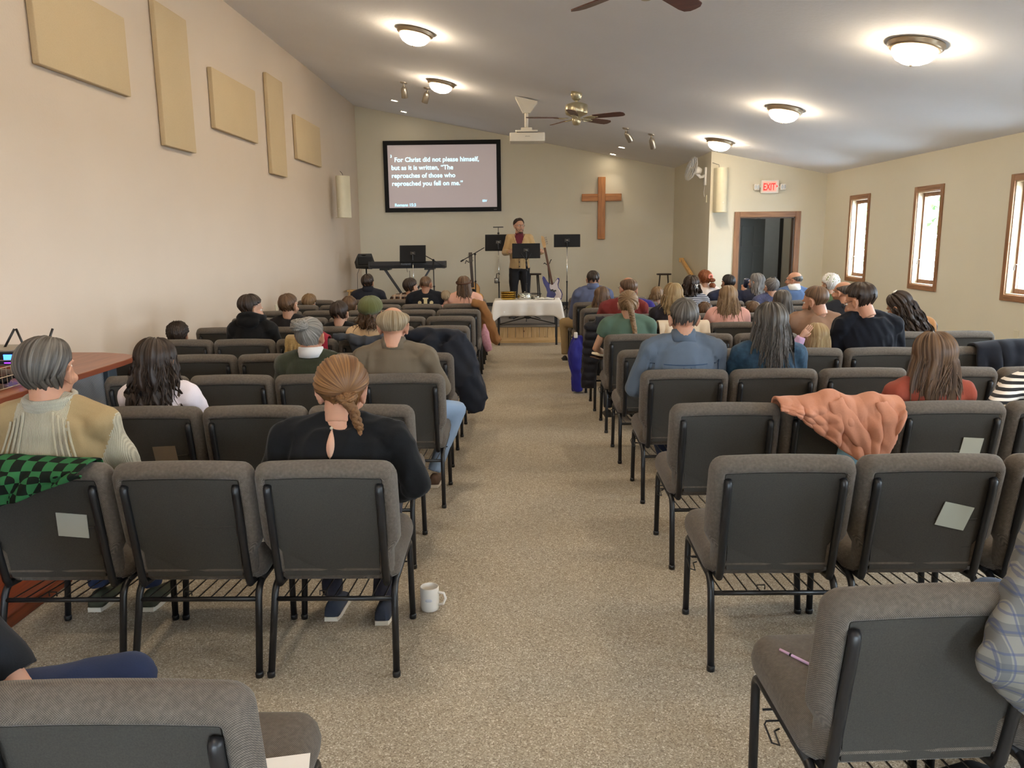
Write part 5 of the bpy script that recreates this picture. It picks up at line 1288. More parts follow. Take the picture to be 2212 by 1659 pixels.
# retro microphone hooked on the lamp music stand
o = thing('vintage_microphone', 'silver vintage-style microphone hanging from the stand with the lamp', 'microphone', PY(1072, 606, 13.95))
MB().rbox((-.035, -.03, -.05), (.035, .03, .05), .024, 4).obj('body', NICKEL, o, True)
for k in range(-2, 3): MB().rbox((-.036, -.034, k * .018 - .004), (.036, -.026, k * .018 + .004), .003, 1).obj('grille_bar', plain((60, 60, 62), .4, .6), o)
MB().tube([(0, 0, .05), (.01, 0, .12), (.055, .0, .125), (.06, 0, .1)], .007, 7).obj('clip', BLACK, o, True)
# guitars
def guitar_body(pts, d, m, name, o, Mx): return MB().prism(pts, -d / 2, d / 2, 'y', Mx).obj(name, m, o, 'auto')
def gshape(W, L, waist, n=40):
    P = []
    for k in range(n):
        q = 2 * math.pi * k / n; y = -math.cos(q); w_ = math.sin(q)
        prof = W * (1 if y < 0 else .78) * (1 - waist * math.exp(-((y - .15) / .28) ** 2)); P.append((w_ * prof / 2, y * L / 2))
    return P
g0 = PY(1022, 648, 15.0)
o = thing('acoustic_guitar', 'acoustic guitar with a spruce top standing upright behind the long-haired woman', 'guitar', (-.90, 15.0, SZ))
Mx = T(.0, 0, .33) @ RY(-.06) @ RX(-.1)
guitar_body(gshape(.40, .50, .22), .10, wood((176, 112, 56), (140, 84, 40)), 'body', o, Mx)
MB().prism(gshape(.385, .485, .22), -.056, -.05, 'y', Mx).obj('soundboard', wood((220, 170, 100), (200, 146, 80)), o)
MB().lathe([(.001, 0), (.05, 0)], 24, Mx @ T(0, -.0575, .07) @ RX(math.pi / 2), cap=False).obj('soundhole', MATT, o)
MB().rbox((-.075, -.066, -.14), (.075, -.055, -.115), .004, 2, Mx).obj('bridge', plain((46, 30, 22)), o)
MB().rbox((-.027, -.068, .14), (.027, -.045, .62), .006, 2, Mx).obj('neck', plain((52, 38, 30), .5), o)
MB().rbox((-.034, -.058, .62), (.034, -.044, .80), .008, 2, Mx).obj('headstock', plain((70, 58, 48), .4), o)
for k in range(6): MB().tube([((-1) ** k * .036, -.05, .65 + (k // 2) * .05), ((-1) ** k * .052, -.05, .65 + (k // 2) * .05)], .007, 6, M=Mx).obj('tuner', NICKEL, o, True)
MB().tube([(-.04, .03, .62), (-.09, .0, .66), (-.11, -.04, .60)], .008, 6, M=Mx).tube([(0, .08, .72), (0, .12, .1), (0, .16, -.32)], .01, 6, M=Mx).obj('stand', BLACK, o, True)
o = thing('bass_guitar', 'royal blue bass guitar with a white pickguard leaning on a stand', 'guitar', (.60, 15.2, SZ))
Mx = T(.02, 0, .42) @ RY(-.20) @ RX(-.12)
body = [(-.06, -.25), (.05, -.26), (.12, -.22), (.155, -.14), (.145, -.06), (.11, .0), (.115, .06), (.15, .13), (.155, .17), (.13, .19), (.09, .16), (.05, .11), (-.05, .11), (-.085, .17), (-.11, .25), (-.145, .28), (-.165, .24), (-.16, .14), (-.13, .04), (-.125, -.04), (-.155, -.12), (-.16, -.19), (-.12, -.24)]
guitar_body(body, .042, plain((34, 26, 120), .18, 0, .6, .5), 'body', o, Mx)
pg = [(.0, -.235), (.06, -.245), (.115, -.20), (.14, -.13), (.125, -.06), (.095, .0), (.10, .07), (.135, .14), (.12, .17), (.08, .14), (.045, .10), (-.05, .10), (-.06, .04), (-.045, -.02), (.02, -.06), (.03, -.12), (-.01, -.16)]
MB().prism(pg, -.026, -.0215, 'y', Mx).obj('pickguard', plain((226, 214, 214), .3), o)
MB().rbox((-.06, -.036, -.035), (.0, -.026, -.005), .004, 2, Mx).rbox((-.01, -.036, -.06), (.05, -.026, -.03), .004, 2, Mx).obj('pickup', BLACK, o)
MB().rbox((-.022, -.034, .08), (.022, -.012, .80), .005, 2, Mx).obj('neck', wood((104, 66, 44), (78, 48, 32)), o)
MB().prism([(-.022, .80), (.022, .80), (.035, .86), (.03, 1.0), (-.02, 1.04), (-.035, .95), (-.032, .85)], -.026, -.012, 'y', Mx).obj('headstock', wood((214, 176, 124), (190, 150, 98)), o)
for k in range(4): MB().tube([(.03, -.019, .86 + k * .04), (.062, -.019, .865 + k * .04)], .006, 6, M=Mx).ball((.068, -.019, .866 + k * .04), (.012, .005, .014), M=Mx).obj('tuner', NICKEL, o, True)
MB().tube([(-.02, .06, .48), (-.06, .02, .52), (-.08, -.05, .50)], .008, 6, M=Mx).tube([(.03, .06, .49), (.06, .02, .54), (.08, -.05, .55)], .008, 6, M=Mx).tube([(0, .06, .5), (-.06, .10, .0), (-.14, .12, -.38)], .013, 6, M=Mx).tube([(0, .06, .2), (.1, .14, -.38)], .010, 6, M=Mx).obj('stand', BLACK, o, True)
MB().tube([(.12, -.02, -.2), (.2, -.1, -.33), (.3, -.25, -.40), (.36, -.6, -.41)], .005, 5, M=T(.02, 0, .42)).obj('cable', MATT, o)
def stool(label, x, y, h, r):
    o = thing('bar_stool', label, 'stool', (x, y, SZ), 0, 'dark stools on the stage')
    MB().lathe([(.001, h), (r, h), (r + .006, h - .012), (r, h - .03), (.001, h - .03)], 24).obj('seat', plain((52, 40, 32), .4), o, 'auto')
    for k in range(4):
        a = k * math.pi / 2 + .6; MB().tube([(r * .75 * math.cos(a), r * .75 * math.sin(a), h - .03), (r * 1.25 * math.cos(a), r * 1.25 * math.sin(a), 0)], .013, 7).obj('leg', plain((36, 32, 30), .4), o, True)
    for z in (.22, .36): MB().tube([(r * (1.22 - .45 * z / h) * math.cos(q), r * (1.22 - .45 * z / h) * math.sin(q), z) for q in (math.pi * i / 8 for i in range(17))], .007, 6, False).obj('footring', plain((36, 32, 30), .4), o, True)
stool('dark round stool in the alcove at the right of the stage', 2.79, 15.5, .68, .14)
stool('dark stool half hidden behind the preacher', .24, 14.75, .74, .14)

# ------------------------------------------------------------------ the preacher
def preacher():
    o = thing('person', 'bearded preacher in a tan cardigan and maroon shirt standing behind a music stand', 'person', (-.02, 13.93, SZ), math.pi)
    tan = knit((196, 164, 116), 90, 'X'); mar = cloth((92, 34, 44), None, 240, .08); blk = cloth((30, 29, 32), None, 240, .1)
    H = body_matrix(0, .03, 1.585, .38, .03, 0); hs = 1.04
    A = {1: ((.175, -.01, 1.385), (.245, .03, 1.13), (.105 + .0, .40, 1.13)), -1: ((-.175, -.01, 1.385), (-.265, .06, 1.13), (-.372, .40, 1.13))}
    A[1] = ((.175, -.01, 1.385), (.25, .02, 1.14), (.172, .40, 1.15)); A[-1] = ((-.175, -.01, 1.385), (-.27, .04, 1.14), (-.398, .40, 1.15))
    tors = [((0, .0, .86), (.165, .115)), ((0, .005, .98), (.155, .115)), ((0, .01, 1.12), (.158, .118)), ((0, .0, 1.26), (.178, .12)), ((0, -.01, 1.37), (.17, .10)), ((0, -.01, 1.425), (.11, .075))]
    nb = Vector((0, -.008, 1.44))
    def torso(b, g, arms=1.0):
        b.tube([p for p, r in tors], [(a + g, c + g) for p, (a, c) in tors], 20, up=(1, 0, 0))
        for s_ in (-1, 1):
            S0, E_, W_ = map(Vector, A[s_]); b.ball(S0, .058 + g); b.tube([nb + Vector((s_ * .02, 0, -.01)), (nb + S0) * .5, S0 + Vector((0, 0, .01))], [.052 + g, .052 + g, .05 + g], 12)
            b.tube([S0, S0.lerp(E_, .5), E_], [.052 + g, .049 + g, .044 + g], 12).ball(E_, .044 + g).tube([E_, E_.lerp(W_, .4), E_.lerp(W_, .9 if g > 0 else 1)], [.043 + g, .040 + g, .028 + g], 12)
        return b
    b = torso(MB(), -.008); b.tube([nb - Vector((0, 0, .05)), nb, H @ Vector((0, -.02, -.09)), H @ Vector((0, -.015, -.05))], [.07, .06, .056, .054], 16)
    m1, _ = remesh(b, .012, 2); cv, cf = arrays(m1); hb = MB(); hb.add([tuple(p) for p in cv], cf); hb.add([H @ (Vector(p) * hs) for p in HEADV], HEADF)
    for s_ in (-1, 1): hand(hb, A[s_][2], (-s_ * .06, 1, .25), (s_ * .9, .0, .45), s_, .95, .75)
    me = bpy.data.meshes.new('body'); me.from_pydata(hb.v, [], hb.f); link('body', me, skinmat(SKIN['p']), o, True); eyes(o, H, hs)
    b = MB().tube([p for p, r in tors], [(a + .006, c + .006) for p, (a, c) in tors], 20, up=(1, 0, 0)); b.tube([nb - Vector((0, 0, .03)), nb + Vector((0, .004, .02)), nb + Vector((0, .008, .055))], [.08, .070, .066], 16)
    m2, _ = remesh(b, .012, 2, .003, 1); link('shirt', m2, mar, o, True)
    b = torso(MB(), .018); m3, _ = remesh(b, .012, 3, .006, 2)
    bm = bmesh.new(); bm.from_mesh(m3)
    bmesh.ops.delete(bm, geom=list(set([f for f in bm.faces if f.calc_center_median().y > .02 and f.calc_center_median().z > 1.16 and abs(f.calc_center_median().x) < .085 * (f.calc_center_median().z - 1.16) / .26] + [f for f in bm.faces if f.calc_center_median().z > 1.455])), context='FACES')
    bm.to_mesh(m3); bm.free(); cg = link('cardigan', m3, tan, o, True); so_ = cg.modifiers.new('s', 'SOLIDIFY'); so_.thickness = .006
    b = MB()
    for s_ in (-1, 1): b.tube([(s_ * .10, .035, 1.43), (s_ * .085, .105, 1.36), (s_ * .045, .142, 1.26), (s_ * .004, .142, 1.16), (0, .142, .86)], [(.014, .006)] * 5, 6)
    b.obj('button_band', knit((184, 150, 104), 150, 'Z'), cg, True)
    for k in range(4): MB().ball((0, .153, .90 + .075 * k), (.011, .005, .011), 10, 6).obj('button', plain((40, 28, 22), .3), cg, True)
    b = MB()
    for s_ in (-1, 1): b.tube([(s_ * .085, 0, .88), (s_ * .10, .01, .65), (s_ * .105, .015, .47), (s_ * .11, .0, .25), (s_ * .115, -.01, .06)], [.100, .090, .072, .066, .064], 14)
    b.tube([(0, 0, .82), (0, 0, .95)], [(.165, .115), (.16, .115)], 16, up=(1, 0, 0)); m4, _ = remesh(b, .014, 2, .005, 3); link('trousers', m4, blk, o, True)
    for s_ in (-1, 1): shoe(o, (s_ * .115, -.02, .09), plain((40, 34, 32), .4), 1.0, (s_ * .25, 1), (40, 36, 34))
    dress_hair(o, H, hs, 77, style='short', col='dark', th=.022, fr=.9, sd=1.5, bk=1.85, tau=-.1, part=.3)
    b = MB(); Mx = H @ Matrix.Scale(hs, 4); b.ball((0, .066, -.100), (.034, .034, .018)).ball((0, .090, -.097), (.022, .012, .014)).ball((0, .0985, -.050), (.024, .006, .004))
    for s_ in (-1, 1): b.tube([(s_ * .026, .098, -.054), (s_ * .034, .084, -.072), (s_ * .036, .07, -.09)], .005, 6).tube([(s_ * .068, .0, -.0), (s_ * .062, .02, -.045), (s_ * .046, .05, -.08)], [.005, .007, .008], 6)
    m5, _ = remesh(b, .005, 1); m5.transform(Mx); link('beard', m5, plain((74, 48, 36), .9), o, True); spectacles(o, H, hs)
preacher()

# ------------------------------------------------------------------ communion table
o = thing('communion_table', 'small folding table with black steel legs in front of the stage', 'table', (.10, 12.55, 0))
MB().rbox((-.50, -.24, .675), (.50, .24, .70), .006).obj('tabletop', plain((150, 140, 128), .5), o)
for sx in (-1, 1):
    for sy in (-1, 1): MB().tube([(sx * .455, sy * .17, .675), (sx * .455, sy * .17, .0)], .023, 4).obj('leg', BLACK, o)
    MB().tube([(sx * .455, -.17, .33), (sx * .03, .0, .42)], .008, 6).obj('brace', BLACK, o, True)
MB().rbox((-.03, -.04, .40), (.03, .04, .44), .008).obj('hinge', BLACK, o)
def tablecloth():
    hw, hd, zt = .515, .25, .708; b = MB(); rows = []; n = 160
    def edge(k):
        t = k / n * 4; i = int(t) % 4; f = t - int(t); c = [(-hw, -hd), (hw, -hd), (hw, hd), (-hw, hd)]; a, d = c[i], c[(i + 1) % 4]
        return a[0] + (d[0] - a[0]) * f, a[1] + (d[1] - a[1]) * f, i, f
    for r_ in range(13):
        row = []
        for k in range(n):
            x, y, i, f = edge(k); cd_ = min(f, 1 - f) * (2 * hw if i % 2 == 0 else 2 * hd); corner = math.exp(-(cd_ / .055) ** 2)
            if r_ < 4: s_ = (0, .5, .9, 1)[r_]; row.append((x * s_, y * s_, zt + .001 * math.sin(x * 40)))
            else:
                t = (r_ - 3) / 9; drop = (.235 + .13 * corner); out = .012 + .035 * t * math.sin(k * .55) * .35 + .07 * t * corner
                nx = x / hw if i % 2 else x / hw * (corner ** .5 if abs(x) > hw - .3 else 0); ny = y / hd if i % 2 == 0 else y / hd * corner ** .5
                row.append((x + nx * out, y + ny * out + .010 * t * math.sin(k * .7), zt - .004 - drop * t))
        rows.append(row)
    b.grid(rows, True); me = b.mesh('tablecloth'); c = link('tablecloth', me, cloth((236, 234, 230), None, 260, .03), None, True, (.10, 12.55, 0), 'white cloth draped over the small table before the stage', 'tablecloth')
    m = c.modifiers.new('s', 'SOLIDIFY'); m.thickness = .004; m.offset = 1
tablecloth()
BRASS = plain((216, 184, 98), .2, .95); SILV = plain((206, 206, 200), .15, 1.0); TZ = .714
def plate(x, y, z, r, m, label, name, h=.028):
    tag(MB().lathe([(.001, z), (r * .82, z), (r * .9, z + h * .3), (r, z + h * .9), (r * 1.02, z + h), (r * .97, z + h), (r * .86, z + h * .45), (.001, z + h * .4)], 40).obj(name, m, None, True, (x, y, 0)), label, 'plate', 'stacked brass offering plates')
for k in range(4): plate(-.20, 12.52, TZ + k * .030, .128 - .003 * (k % 2), BRASS, ('lowest brass offering plate of the stack on the white table', 'second brass offering plate up in the stack on the table', 'third brass offering plate up in the stack on the table', 'topmost brass offering plate of the stack on the table')[k], 'offering_plate')
o = thing('communion_tray', 'round silver communion tray with a clear lid beside the brass plates', 'tray', (.06, 12.50, TZ))
MB().lathe([(.001, 0), (.11, 0), (.115, .03), (.12, .06), (.105, .06), (.1, .03), (.001, .03)], 36).obj('tray', SILV, o, True)
MB().lathe([(.108, .06), (.106, .085), (.06, .10), (.02, .105), (.001, .105)], 36, cap=False).obj('lid', plain((190, 196, 190), .1, .8), o, True)
MB().lathe([(.001, .125), (.012, .12), (.006, .105), (.001, .105)], 12).obj('knob', SILV, o, True)
tag(MB().lathe([(.001, TZ), (.07, TZ), (.075, TZ + .03), (.072, TZ + .045), (.001, TZ + .045)], 30).obj('bread_plate', SILV, None, True, (.23, 12.56, 0)), 'small silver dish between the communion tray and the open book', 'dish')
o = thing('open_book', 'large open book with white pages lying on the white table', 'book', (.37, 12.50, TZ), -.1)
for s_ in (-1, 1):
    rows = [[(s_ * .155 * t, y, .005 + .022 * math.sin(math.pi * min(1, t * 1.15) ** .6) * (1 - .5 * t)) for t in (i / 10 for i in range(11))] for y in (-.11, .11)]
    rows2 = [[(x, y, .003) for x, y, z in r_] for r_ in rows[::-1]]
    b = MB().grid(rows + rows2 + [rows[0]]); b.obj('page_block', plain((238, 236, 230), .7), o, True)
MB().rbox((-.165, -.118, 0), (.165, .118, .004), .002, 1).obj('cover', plain((40, 30, 28)), o)

# ------------------------------------------------------------------ sound desk
DW = wood((150, 92, 62), (120, 68, 44), 2.5, 'Y', .3, (14, 1, 14)); PST = plain((46, 56, 64), .5)
o = thing('sound_desk', 'long wooden-topped sound desk along the left wall with perforated metal front', 'desk', (XL, 3.0, 0))
P = [(.02, -2.0), (.70, -2.0), (.70, 2.02), (.69, 2.16), (.64, 2.29), (.55, 2.36), (.35, 2.44), (.02, 2.46)]
MB().prism(P, .872, .90, 'z').obj('top', DW, o, 'auto')
MB().prism([(a + (.004 if a > .3 else 0), c) for a, c in P], .868, .897, 'z').obj('edge_band', plain((120, 58, 32), .4), o, 'auto')
pm_ = NT('perforated_metal'); _v = pm_.co('Object', (1, 1, 1)); sp_ = pm_.n('ShaderNodeSeparateXYZ'); pm_.l(_v, sp_.inputs[0])
_p = pm_.math('MULTIPLY', pm_.math('SINE', pm_.math('MULTIPLY', sp_.outputs[1], 520.0)), pm_.math('SINE', pm_.math('MULTIPLY', sp_.outputs[2], 520.0)))
MB().box((.60, -1.9, .40), (.612, 1.94, .86)).obj('perforated_panel', pm_.set(Base_Color=pm_.ramp(_p, ((.1, lin((150, 150, 152))), (.5, lin((70, 70, 74))))), Metallic=.4, Roughness=.5), o)
for y in (-1.9, .0, 1.94): MB().rbox((.585, y, 0), (.645, y + .11, .868), .006).obj('leg', PST, o)
MB().rbox((.585, -1.9, .36), (.625, 1.94, .40), .004).obj('lower_rail', PST, o)
# shelf and receiver on the desk
o = thing('desk_shelf', 'low shelf standing on the sound desk behind the grey-haired man', 'shelf', (-3.02, 4.62, .90))
MB().rbox((-.25, -.14, .035), (.24, .16, .055), .004).obj('board', RED, o)
for x in (-.22, .17): MB().rbox((x, -.12, 0), (x + .03, .14, .035), .004).obj('support', BLACK, o)
o = thing('wireless_receiver', 'grey wireless receiver with a glowing blue display and black antennas', 'receiver', (-3.02, 4.62, .956))
MB().rbox((-.22, -.12, 0), (.22, .12, .085), .006).obj('case', plain((120, 110, 96), .5), o)
MB().rbox((-.22, -.125, .085), (.22, .12, .095), .004).obj('top_plate', plain((150, 142, 126), .5), o)
MB().box((-.21, -.123, .008), (.21, -.119, .080)).obj('front_panel', MATT, o)
MB().box((.01, -.126, .035), (.09, -.122, .066)).obj('display', emit((60, 120, 255), 3.0), o)
MB().box((.01, -.126, .014), (.10, -.122, .020)).obj('indicator', emit((150, 60, 255), 1.6), o)
for x, dx in ((-.06, .06), (.06, -.05), (.19, .04)): MB().tube([(x, .0, .09), (x + dx, .02, .20)], .007, 7).obj('antenna', BLACK, o, True)
o = thing('wire_basket', 'small wire basket with cables on the sound desk below the receiver', 'basket', (-2.80, 4.12, .90))
b = MB()
for z in (.01, .07, .12): b.tube([(-.10, -.16, z), (.10, -.16, z), (.10, .16, z), (-.10, .16, z), (-.10, -.16, z)], .003, 5, False)
for k in range(9):
    y = -.16 + .04 * k; b.tube([(-.10, y, .12), (-.10, y, .01), (.10, y, .01), (.10, y, .12)], .002, 4, False)
b.obj('wires', NICKEL, o)
b = MB(); rng = random.Random(4)
for k in range(7): b.tube([(rng.uniform(-.07, .07), rng.uniform(-.12, .12), .03 + .02 * rng.random()) for _ in range(6)], .008, 6)
b.obj('coiled_cables', MATT, o, True)

# ------------------------------------------------------------------ coats, papers, mug and other small things
def drape(name, label, cat, x0, x1, yr, rear, front, m, seed=0, amp=.015, nf=5.0, puff=None, thick=.012, zt=.868, nu=56, top=lambda u: 0.0, group=None):
    """cloth laid over a chair back: front side, over the top, down the side facing the camera"""
    rng = np.random.default_rng(seed); ph = rng.uniform(0, 6.28, 8); rows = []
    for i in range(31):
        t = i / 30; row = []
        for j in range(nu + 1):
            u = j / nu; x = x0 + (x1 - x0) * u; fr_, rr = front(u), rear(u); k = 0.0
            if t < .3:
                q = 1 - t / .3; y = yr + .105 + .012 * q; z = zt - .02 - fr_ * q
            elif t < .45:
                q = (t - .3) / .15; a = math.pi * q; y = yr + .034 + .072 * math.cos(a); z = zt - .02 + .024 * math.sin(a) + top(u) * math.sin(a)
            else:
                q = (t - .45) / .55; y = yr - .040 - .012 * min(1, q * 4) - .01 * q; z = zt - .02 - rr * q
                k = min(1, q * 3)
            w_ = (math.sin(u * nf * 6.28 + ph[0] + 1.3 * math.sin(t * 4 + ph[1])) + .6 * math.sin(u * nf * 13 + ph[2] + t * 5)) * amp
            y -= abs(w_) * (.4 + k); x += .4 * w_
            if puff: y -= puff(u, t) * (.5 + .5 * k); z += puff(u, t) * .3 * (1 - k)
            row.append((x, y, z))
        rows.append(row)
    b = MB().grid(rows); me = b.mesh(name); o = link(name, me, m, None, True, None, label, cat, group)
    s_ = o.modifiers.new('s', 'SOLIDIFY'); s_.thickness = thick; s_.offset = 0; s2 = o.modifiers.new('u', 'SUBSURF'); s2.levels = 1; s2.render_levels = 1
    return o
ORG = cloth((184, 126, 100), None, 140, .08, .75)
quilt = lambda u, t: .017 * (abs(math.sin((u * 6 + t * 5) * math.pi)) * abs(math.sin((u * 6 - t * 5 + .3) * math.pi))) ** .5 + .002
oc = drape('orange_jacket', 'apricot quilted jacket thrown over a chair back on the right', 'jacket', 1.235, 1.83, RROW[2], lambda u: interp(u, (0, .15, .45, .75, .85, 1), (.01, .05, .19, .30, .27, .04)), lambda u: .12, ORG, 3, .014, 3.1, quilt, .016, .868, 96, lambda u: .040 * math.exp(-((u - .44) / .13) ** 2) + .022 * math.exp(-((u - .80) / .09) ** 2) - .006 * math.exp(-((u - .62) / .05) ** 2))
b = MB(); yr = RROW[2] - .07
for k, (pts, rr) in enumerate((([(1.50, yr + .03, .88), (1.55, yr - .01, .78), (1.63, yr - .015, .68), (1.70, yr - .01, .585)], [.045, .05, .045, .035]), ([(1.72, yr + .02, .875), (1.75, yr - .005, .80), (1.755, yr - .012, .70), (1.72, yr - .01, .60)], [.04, .045, .04, .03]))):
    b.tube(pts, [(a, a * .5) for a in rr], 14, up=(1, 0, 0))
mm, _ = remesh(b, .010, 2, .012, 5); link('sleeve', mm, ORG, oc, True)
SEATNOTE[('R', 2, 2)] = 'under the apricot quilted jacket'
drape('cream_coat', 'cream coat hung over a chair beside the blonde woman', 'coat', 1.30, 1.78, RROW[6] - .01, lambda u: .12 + .2 * u, lambda u: .1, cloth((222, 204, 180), None, 200, .05), 6, .014, 2.0)
drape('red_coat', 'crimson coat over a chair left of the green sweater', 'coat', -1.83, -1.60, LROW[5], lambda u: .24, lambda u: .12, cloth((142, 34, 50), None, 200, .1), 8, .015, 1.2, None, .016, .868, 40, lambda u: .045 * math.sin(u * math.pi))
o = drape('fur_trimmed_hood', 'tan fur trim of a coat hanging beside the crimson coat', 'coat', -1.95, -1.84, LROW[5], lambda u: .22, lambda u: .1, knit((150, 124, 80), 40, 'Z'), 9, .02, 1.5, None, .03, .868, 16)
drape('black_coat', 'black coat over the end chair below the windows at the right edge', 'coat', 3.25, 3.98, RROW[4] - .01, lambda u: .32, lambda u: .2, cloth((30, 32, 40), None, 200, .14), 10, .022, 2.5, None, .02, .868, 56, lambda u: .03 * math.sin(u * math.pi))
SEATNOTE[('R', 4, 6)] = 'under the black coat at the right edge'
GRN = check((46, 98, 60), (24, 30, 26), 26)
drape('plaid_shirt', 'green and black buffalo-check shirt over the cream-sweatered man\'s chair', 'shirt', -2.06, -1.58, LROW[1] - .005, lambda u: .19 - .17 * u, lambda u: .1, GRN, 11, .018, 1.8, None, .008, .868, 40, lambda u: .012 * math.sin(u * 5))
def bundle(name, label, cat, segs, m, fold=.012, seed=0, vox=.012):
    b = MB()
    for pts, rr in segs: b.tube(pts, rr, 14, up=(1, 0, 0))
    mm, _ = remesh(b, vox, 2, fold, seed); return link(name, mm, m, None, True, None, label, cat)
y = LROW[5]
bundle('grey_jacket', 'dark grey hooded jacket over the chair behind the olive hat', 'jacket', [
    ([(-1.56, y - .02, .875), (-1.44, y - .05, .868), (-1.33, y - .07, .835), (-1.22, y - .07, .835), (-1.12, y - .05, .868), (-1.02, y - .02, .875)], [(.03, .025), (.05, .03), (.065, .045), (.065, .045), (.05, .03), (.03, .025)]),
    ([(-1.42, y - .06, .86), (-1.33, y - .08, .77), (-1.27, y - .08, .71), (-1.20, y - .08, .77), (-1.13, y - .06, .86)], [(.045, .03), (.055, .035), (.06, .035), (.055, .035), (.045, .03)]),
    ([(-1.30, y - .05, .80), (-1.28, y - .06, .70), (-1.27, y - .055, .62)], [(.11, .03), (.10, .03), (.05, .02)])], cloth((60, 64, 72), None, 160, .14), .014, 41)
NV = cloth((30, 34, 44), None, 160, .14, .7)
y = LROW[5] + .0
bundle('navy_coat', 'big dark navy coat slipping off an aisle chair on the left', 'coat', [
    ([(-1.00, y - .03, .872), (-.80, y - .035, .885), (-.60, y - .04, .875), (-.46, y - .06, .83)], [(.05, .05), (.06, .05), (.07, .06), (.07, .08)]),
    ([(-.58, y - .09, .84), (-.50, y - .13, .70), (-.44, y - .16, .52), (-.40, y - .18, .36), (-.37, y - .19, .26)], [(.13, .05), (.14, .06), (.12, .08), (.10, .07), (.07, .04)]),
    ([(-.47, y - .03, .80), (-.42, y - .06, .60), (-.36, y - .12, .42), (-.31, y - .15, .34)], [(.06, .12), (.06, .12), (.07, .10), (.05, .08)]),
    ([(-.78, y - .08, .86), (-.70, y - .10, .74), (-.62, y - .11, .66)], [(.09, .035), (.08, .04), (.05, .03)])], NV, .014, 21)
SEATNOTE[('L', 5, 1)] = 'under the navy coat slipping into the aisle'
PUF = cloth((34, 34, 40), None, 160, .14, .6); y = RROW[6]
segs = [([(.70, y - .03, .875), (.86, y - .03, .87)], [(.06, .06), (.05, .05)])]
for k in range(8): z = .86 - .078 * k; x = .70 - .008 * k; yy = y - .03 + .008 * k; segs.append(([(x, yy, z + .012), (x, yy, z - .022), (x, yy, z - .056), (x, yy, z - .09)], [(.07, .03), (.112 - .006 * k, .06), (.112 - .006 * k, .06), (.07, .03)]))
bundle('puffer_jacket', 'black puffer jacket hung on an aisle chair right of the aisle', 'jacket', segs, PUF, .008, 22, .011)
SEATNOTE[('R', 6, 1)] = 'under the black puffer jacket'
BLU = cloth((42, 40, 128), None, 160, .12, .6); y = 8.44
bundle('snow_trousers', 'royal blue snow trousers hanging beside an aisle chair right of the aisle', 'trousers', [([(.61, y + .02, .62), (.585, y, .50), (.575, y - .01, .36), (.60, y - .02, .20), (.605, y - .02, .02)], [(.05, .05), (.075, .08), (.07, .08), (.058, .06), (.056, .06)])], BLU, .020, 23, .011)
tag(MB().rbox((.565, y - .05, .60), (.605, y + .0, .66), .008).obj('hymn_card', plain((222, 220, 216), .6)), 'white label card above the blue snow trousers', 'card')
TANC = cloth((140, 98, 58), None, 200, .1, .8); y = LROW[9]
bundle('tan_coat', 'tan coat hanging off the front left aisle chair towards the table', 'coat', [([(-.62, y - .03, .87), (-.50, y - .04, .84), (-.44, y - .03, .70), (-.39, y - .02, .55), (-.33, y - .02, .40), (-.28, y - .02, .36)], [(.05, .05), (.06, .06), (.07, .08), (.075, .08), (.07, .07), (.05, .05)]), ([(-.47, y + .0, .84), (-.47, y + .02, .45)], [(.03, .08), (.04, .07)])], TANC, .012, 24)
bundle('patterned_bag', 'pink patterned cloth bag hanging by the front left aisle chair', 'bag', [([(-.46, y - .22, .62), (-.45, y - .23, .50), (-.43, y - .24, .36), (-.40, y - .24, .28)], [(.02, .03), (.05, .05), (.055, .06), (.04, .05)])], cloth((222, 178, 186), (160, 90, 120), 60, .2, .9, 50), .008, 25)
# cards tucked into chair pockets
def card(side, row, k, dx, h, ang, c, label, w_=.115, hh=.10):
    rows = LROW if side == 'L' else RROW; x = seat_x(side, row, k) + dx
    Mx = T(x, rows[row], 0) @ MBK @ T(0, -.036, h) @ RY(ang)
    o = MB().box((-w_ / 2, -.0012, 0), (w_ / 2, .0012, hh), Mx).obj('paper_card', plain(c, .8)); tag(o, label, 'card', 'cards in the chair pockets')
card('L', 1, 3, .095, .185, .10, (176, 182, 176), 'white card tilted in the pocket behind the cream-sweatered man')
card('L', 2, 3, .07, .175, -.05, (120, 104, 82), 'brown card in the pocket of the dark-curled girl\'s chair')
card('L', 2, 2, .18, .19, -.06, (196, 198, 192), 'pale card sticking out left of the black blouse')
card('R', 1, 2, .085, .19, .24, (168, 172, 160), 'off-white card tilted in a pocket of the second right row')
card('R', 2, 2, .06, .16, .10, (140, 176, 188), 'blue card below the apricot jacket')
card('R', 2, 3, .11, .18, .07, (178, 178, 164), 'off-white card behind the woman in the rust shirt', .10, .115)
card('L', 3, 3, .07, .15, 0, (96, 86, 70), 'small brown card behind an empty chair in the fourth left row')
# things on the seats and floor
o = thing('coffee_mug', 'white ceramic mug standing on the carpet beside the aisle', 'mug', (-.425, 3.33, 0))
MB().lathe([(.001, .004), (.034, 0), (.040, .004), (.0425, .02), (.0425, .108), (.040, .112), (.038, .108), (.038, .015), (.001, .012)], 36).obj('cup', plain((226, 222, 214), .2), o, True)
MB().tube([(.040, -.01, .088), (.066, -.014, .084), (.074, -.015, .060), (.062, -.014, .034), (.040, -.01, .028)], .0065, 8).obj('handle', plain((226, 222, 214), .2), o, True)
MB().ball((0, -.0405, .06), (.016, .003, .010), 10, 6).obj('printed_mark', plain((196, 198, 204), .4), o, True)
o = thing('pen', 'lilac ballpoint pen on the seat of the nearest right chair', 'pen', (.775, 2.06, .474), math.radians(128), rot=(.0, 0, math.radians(35)))
MB().tube([(0, .06, .0), (0, -.045, .0)], .0042, 8).obj('barrel', plain((206, 170, 206), .3), o, True)
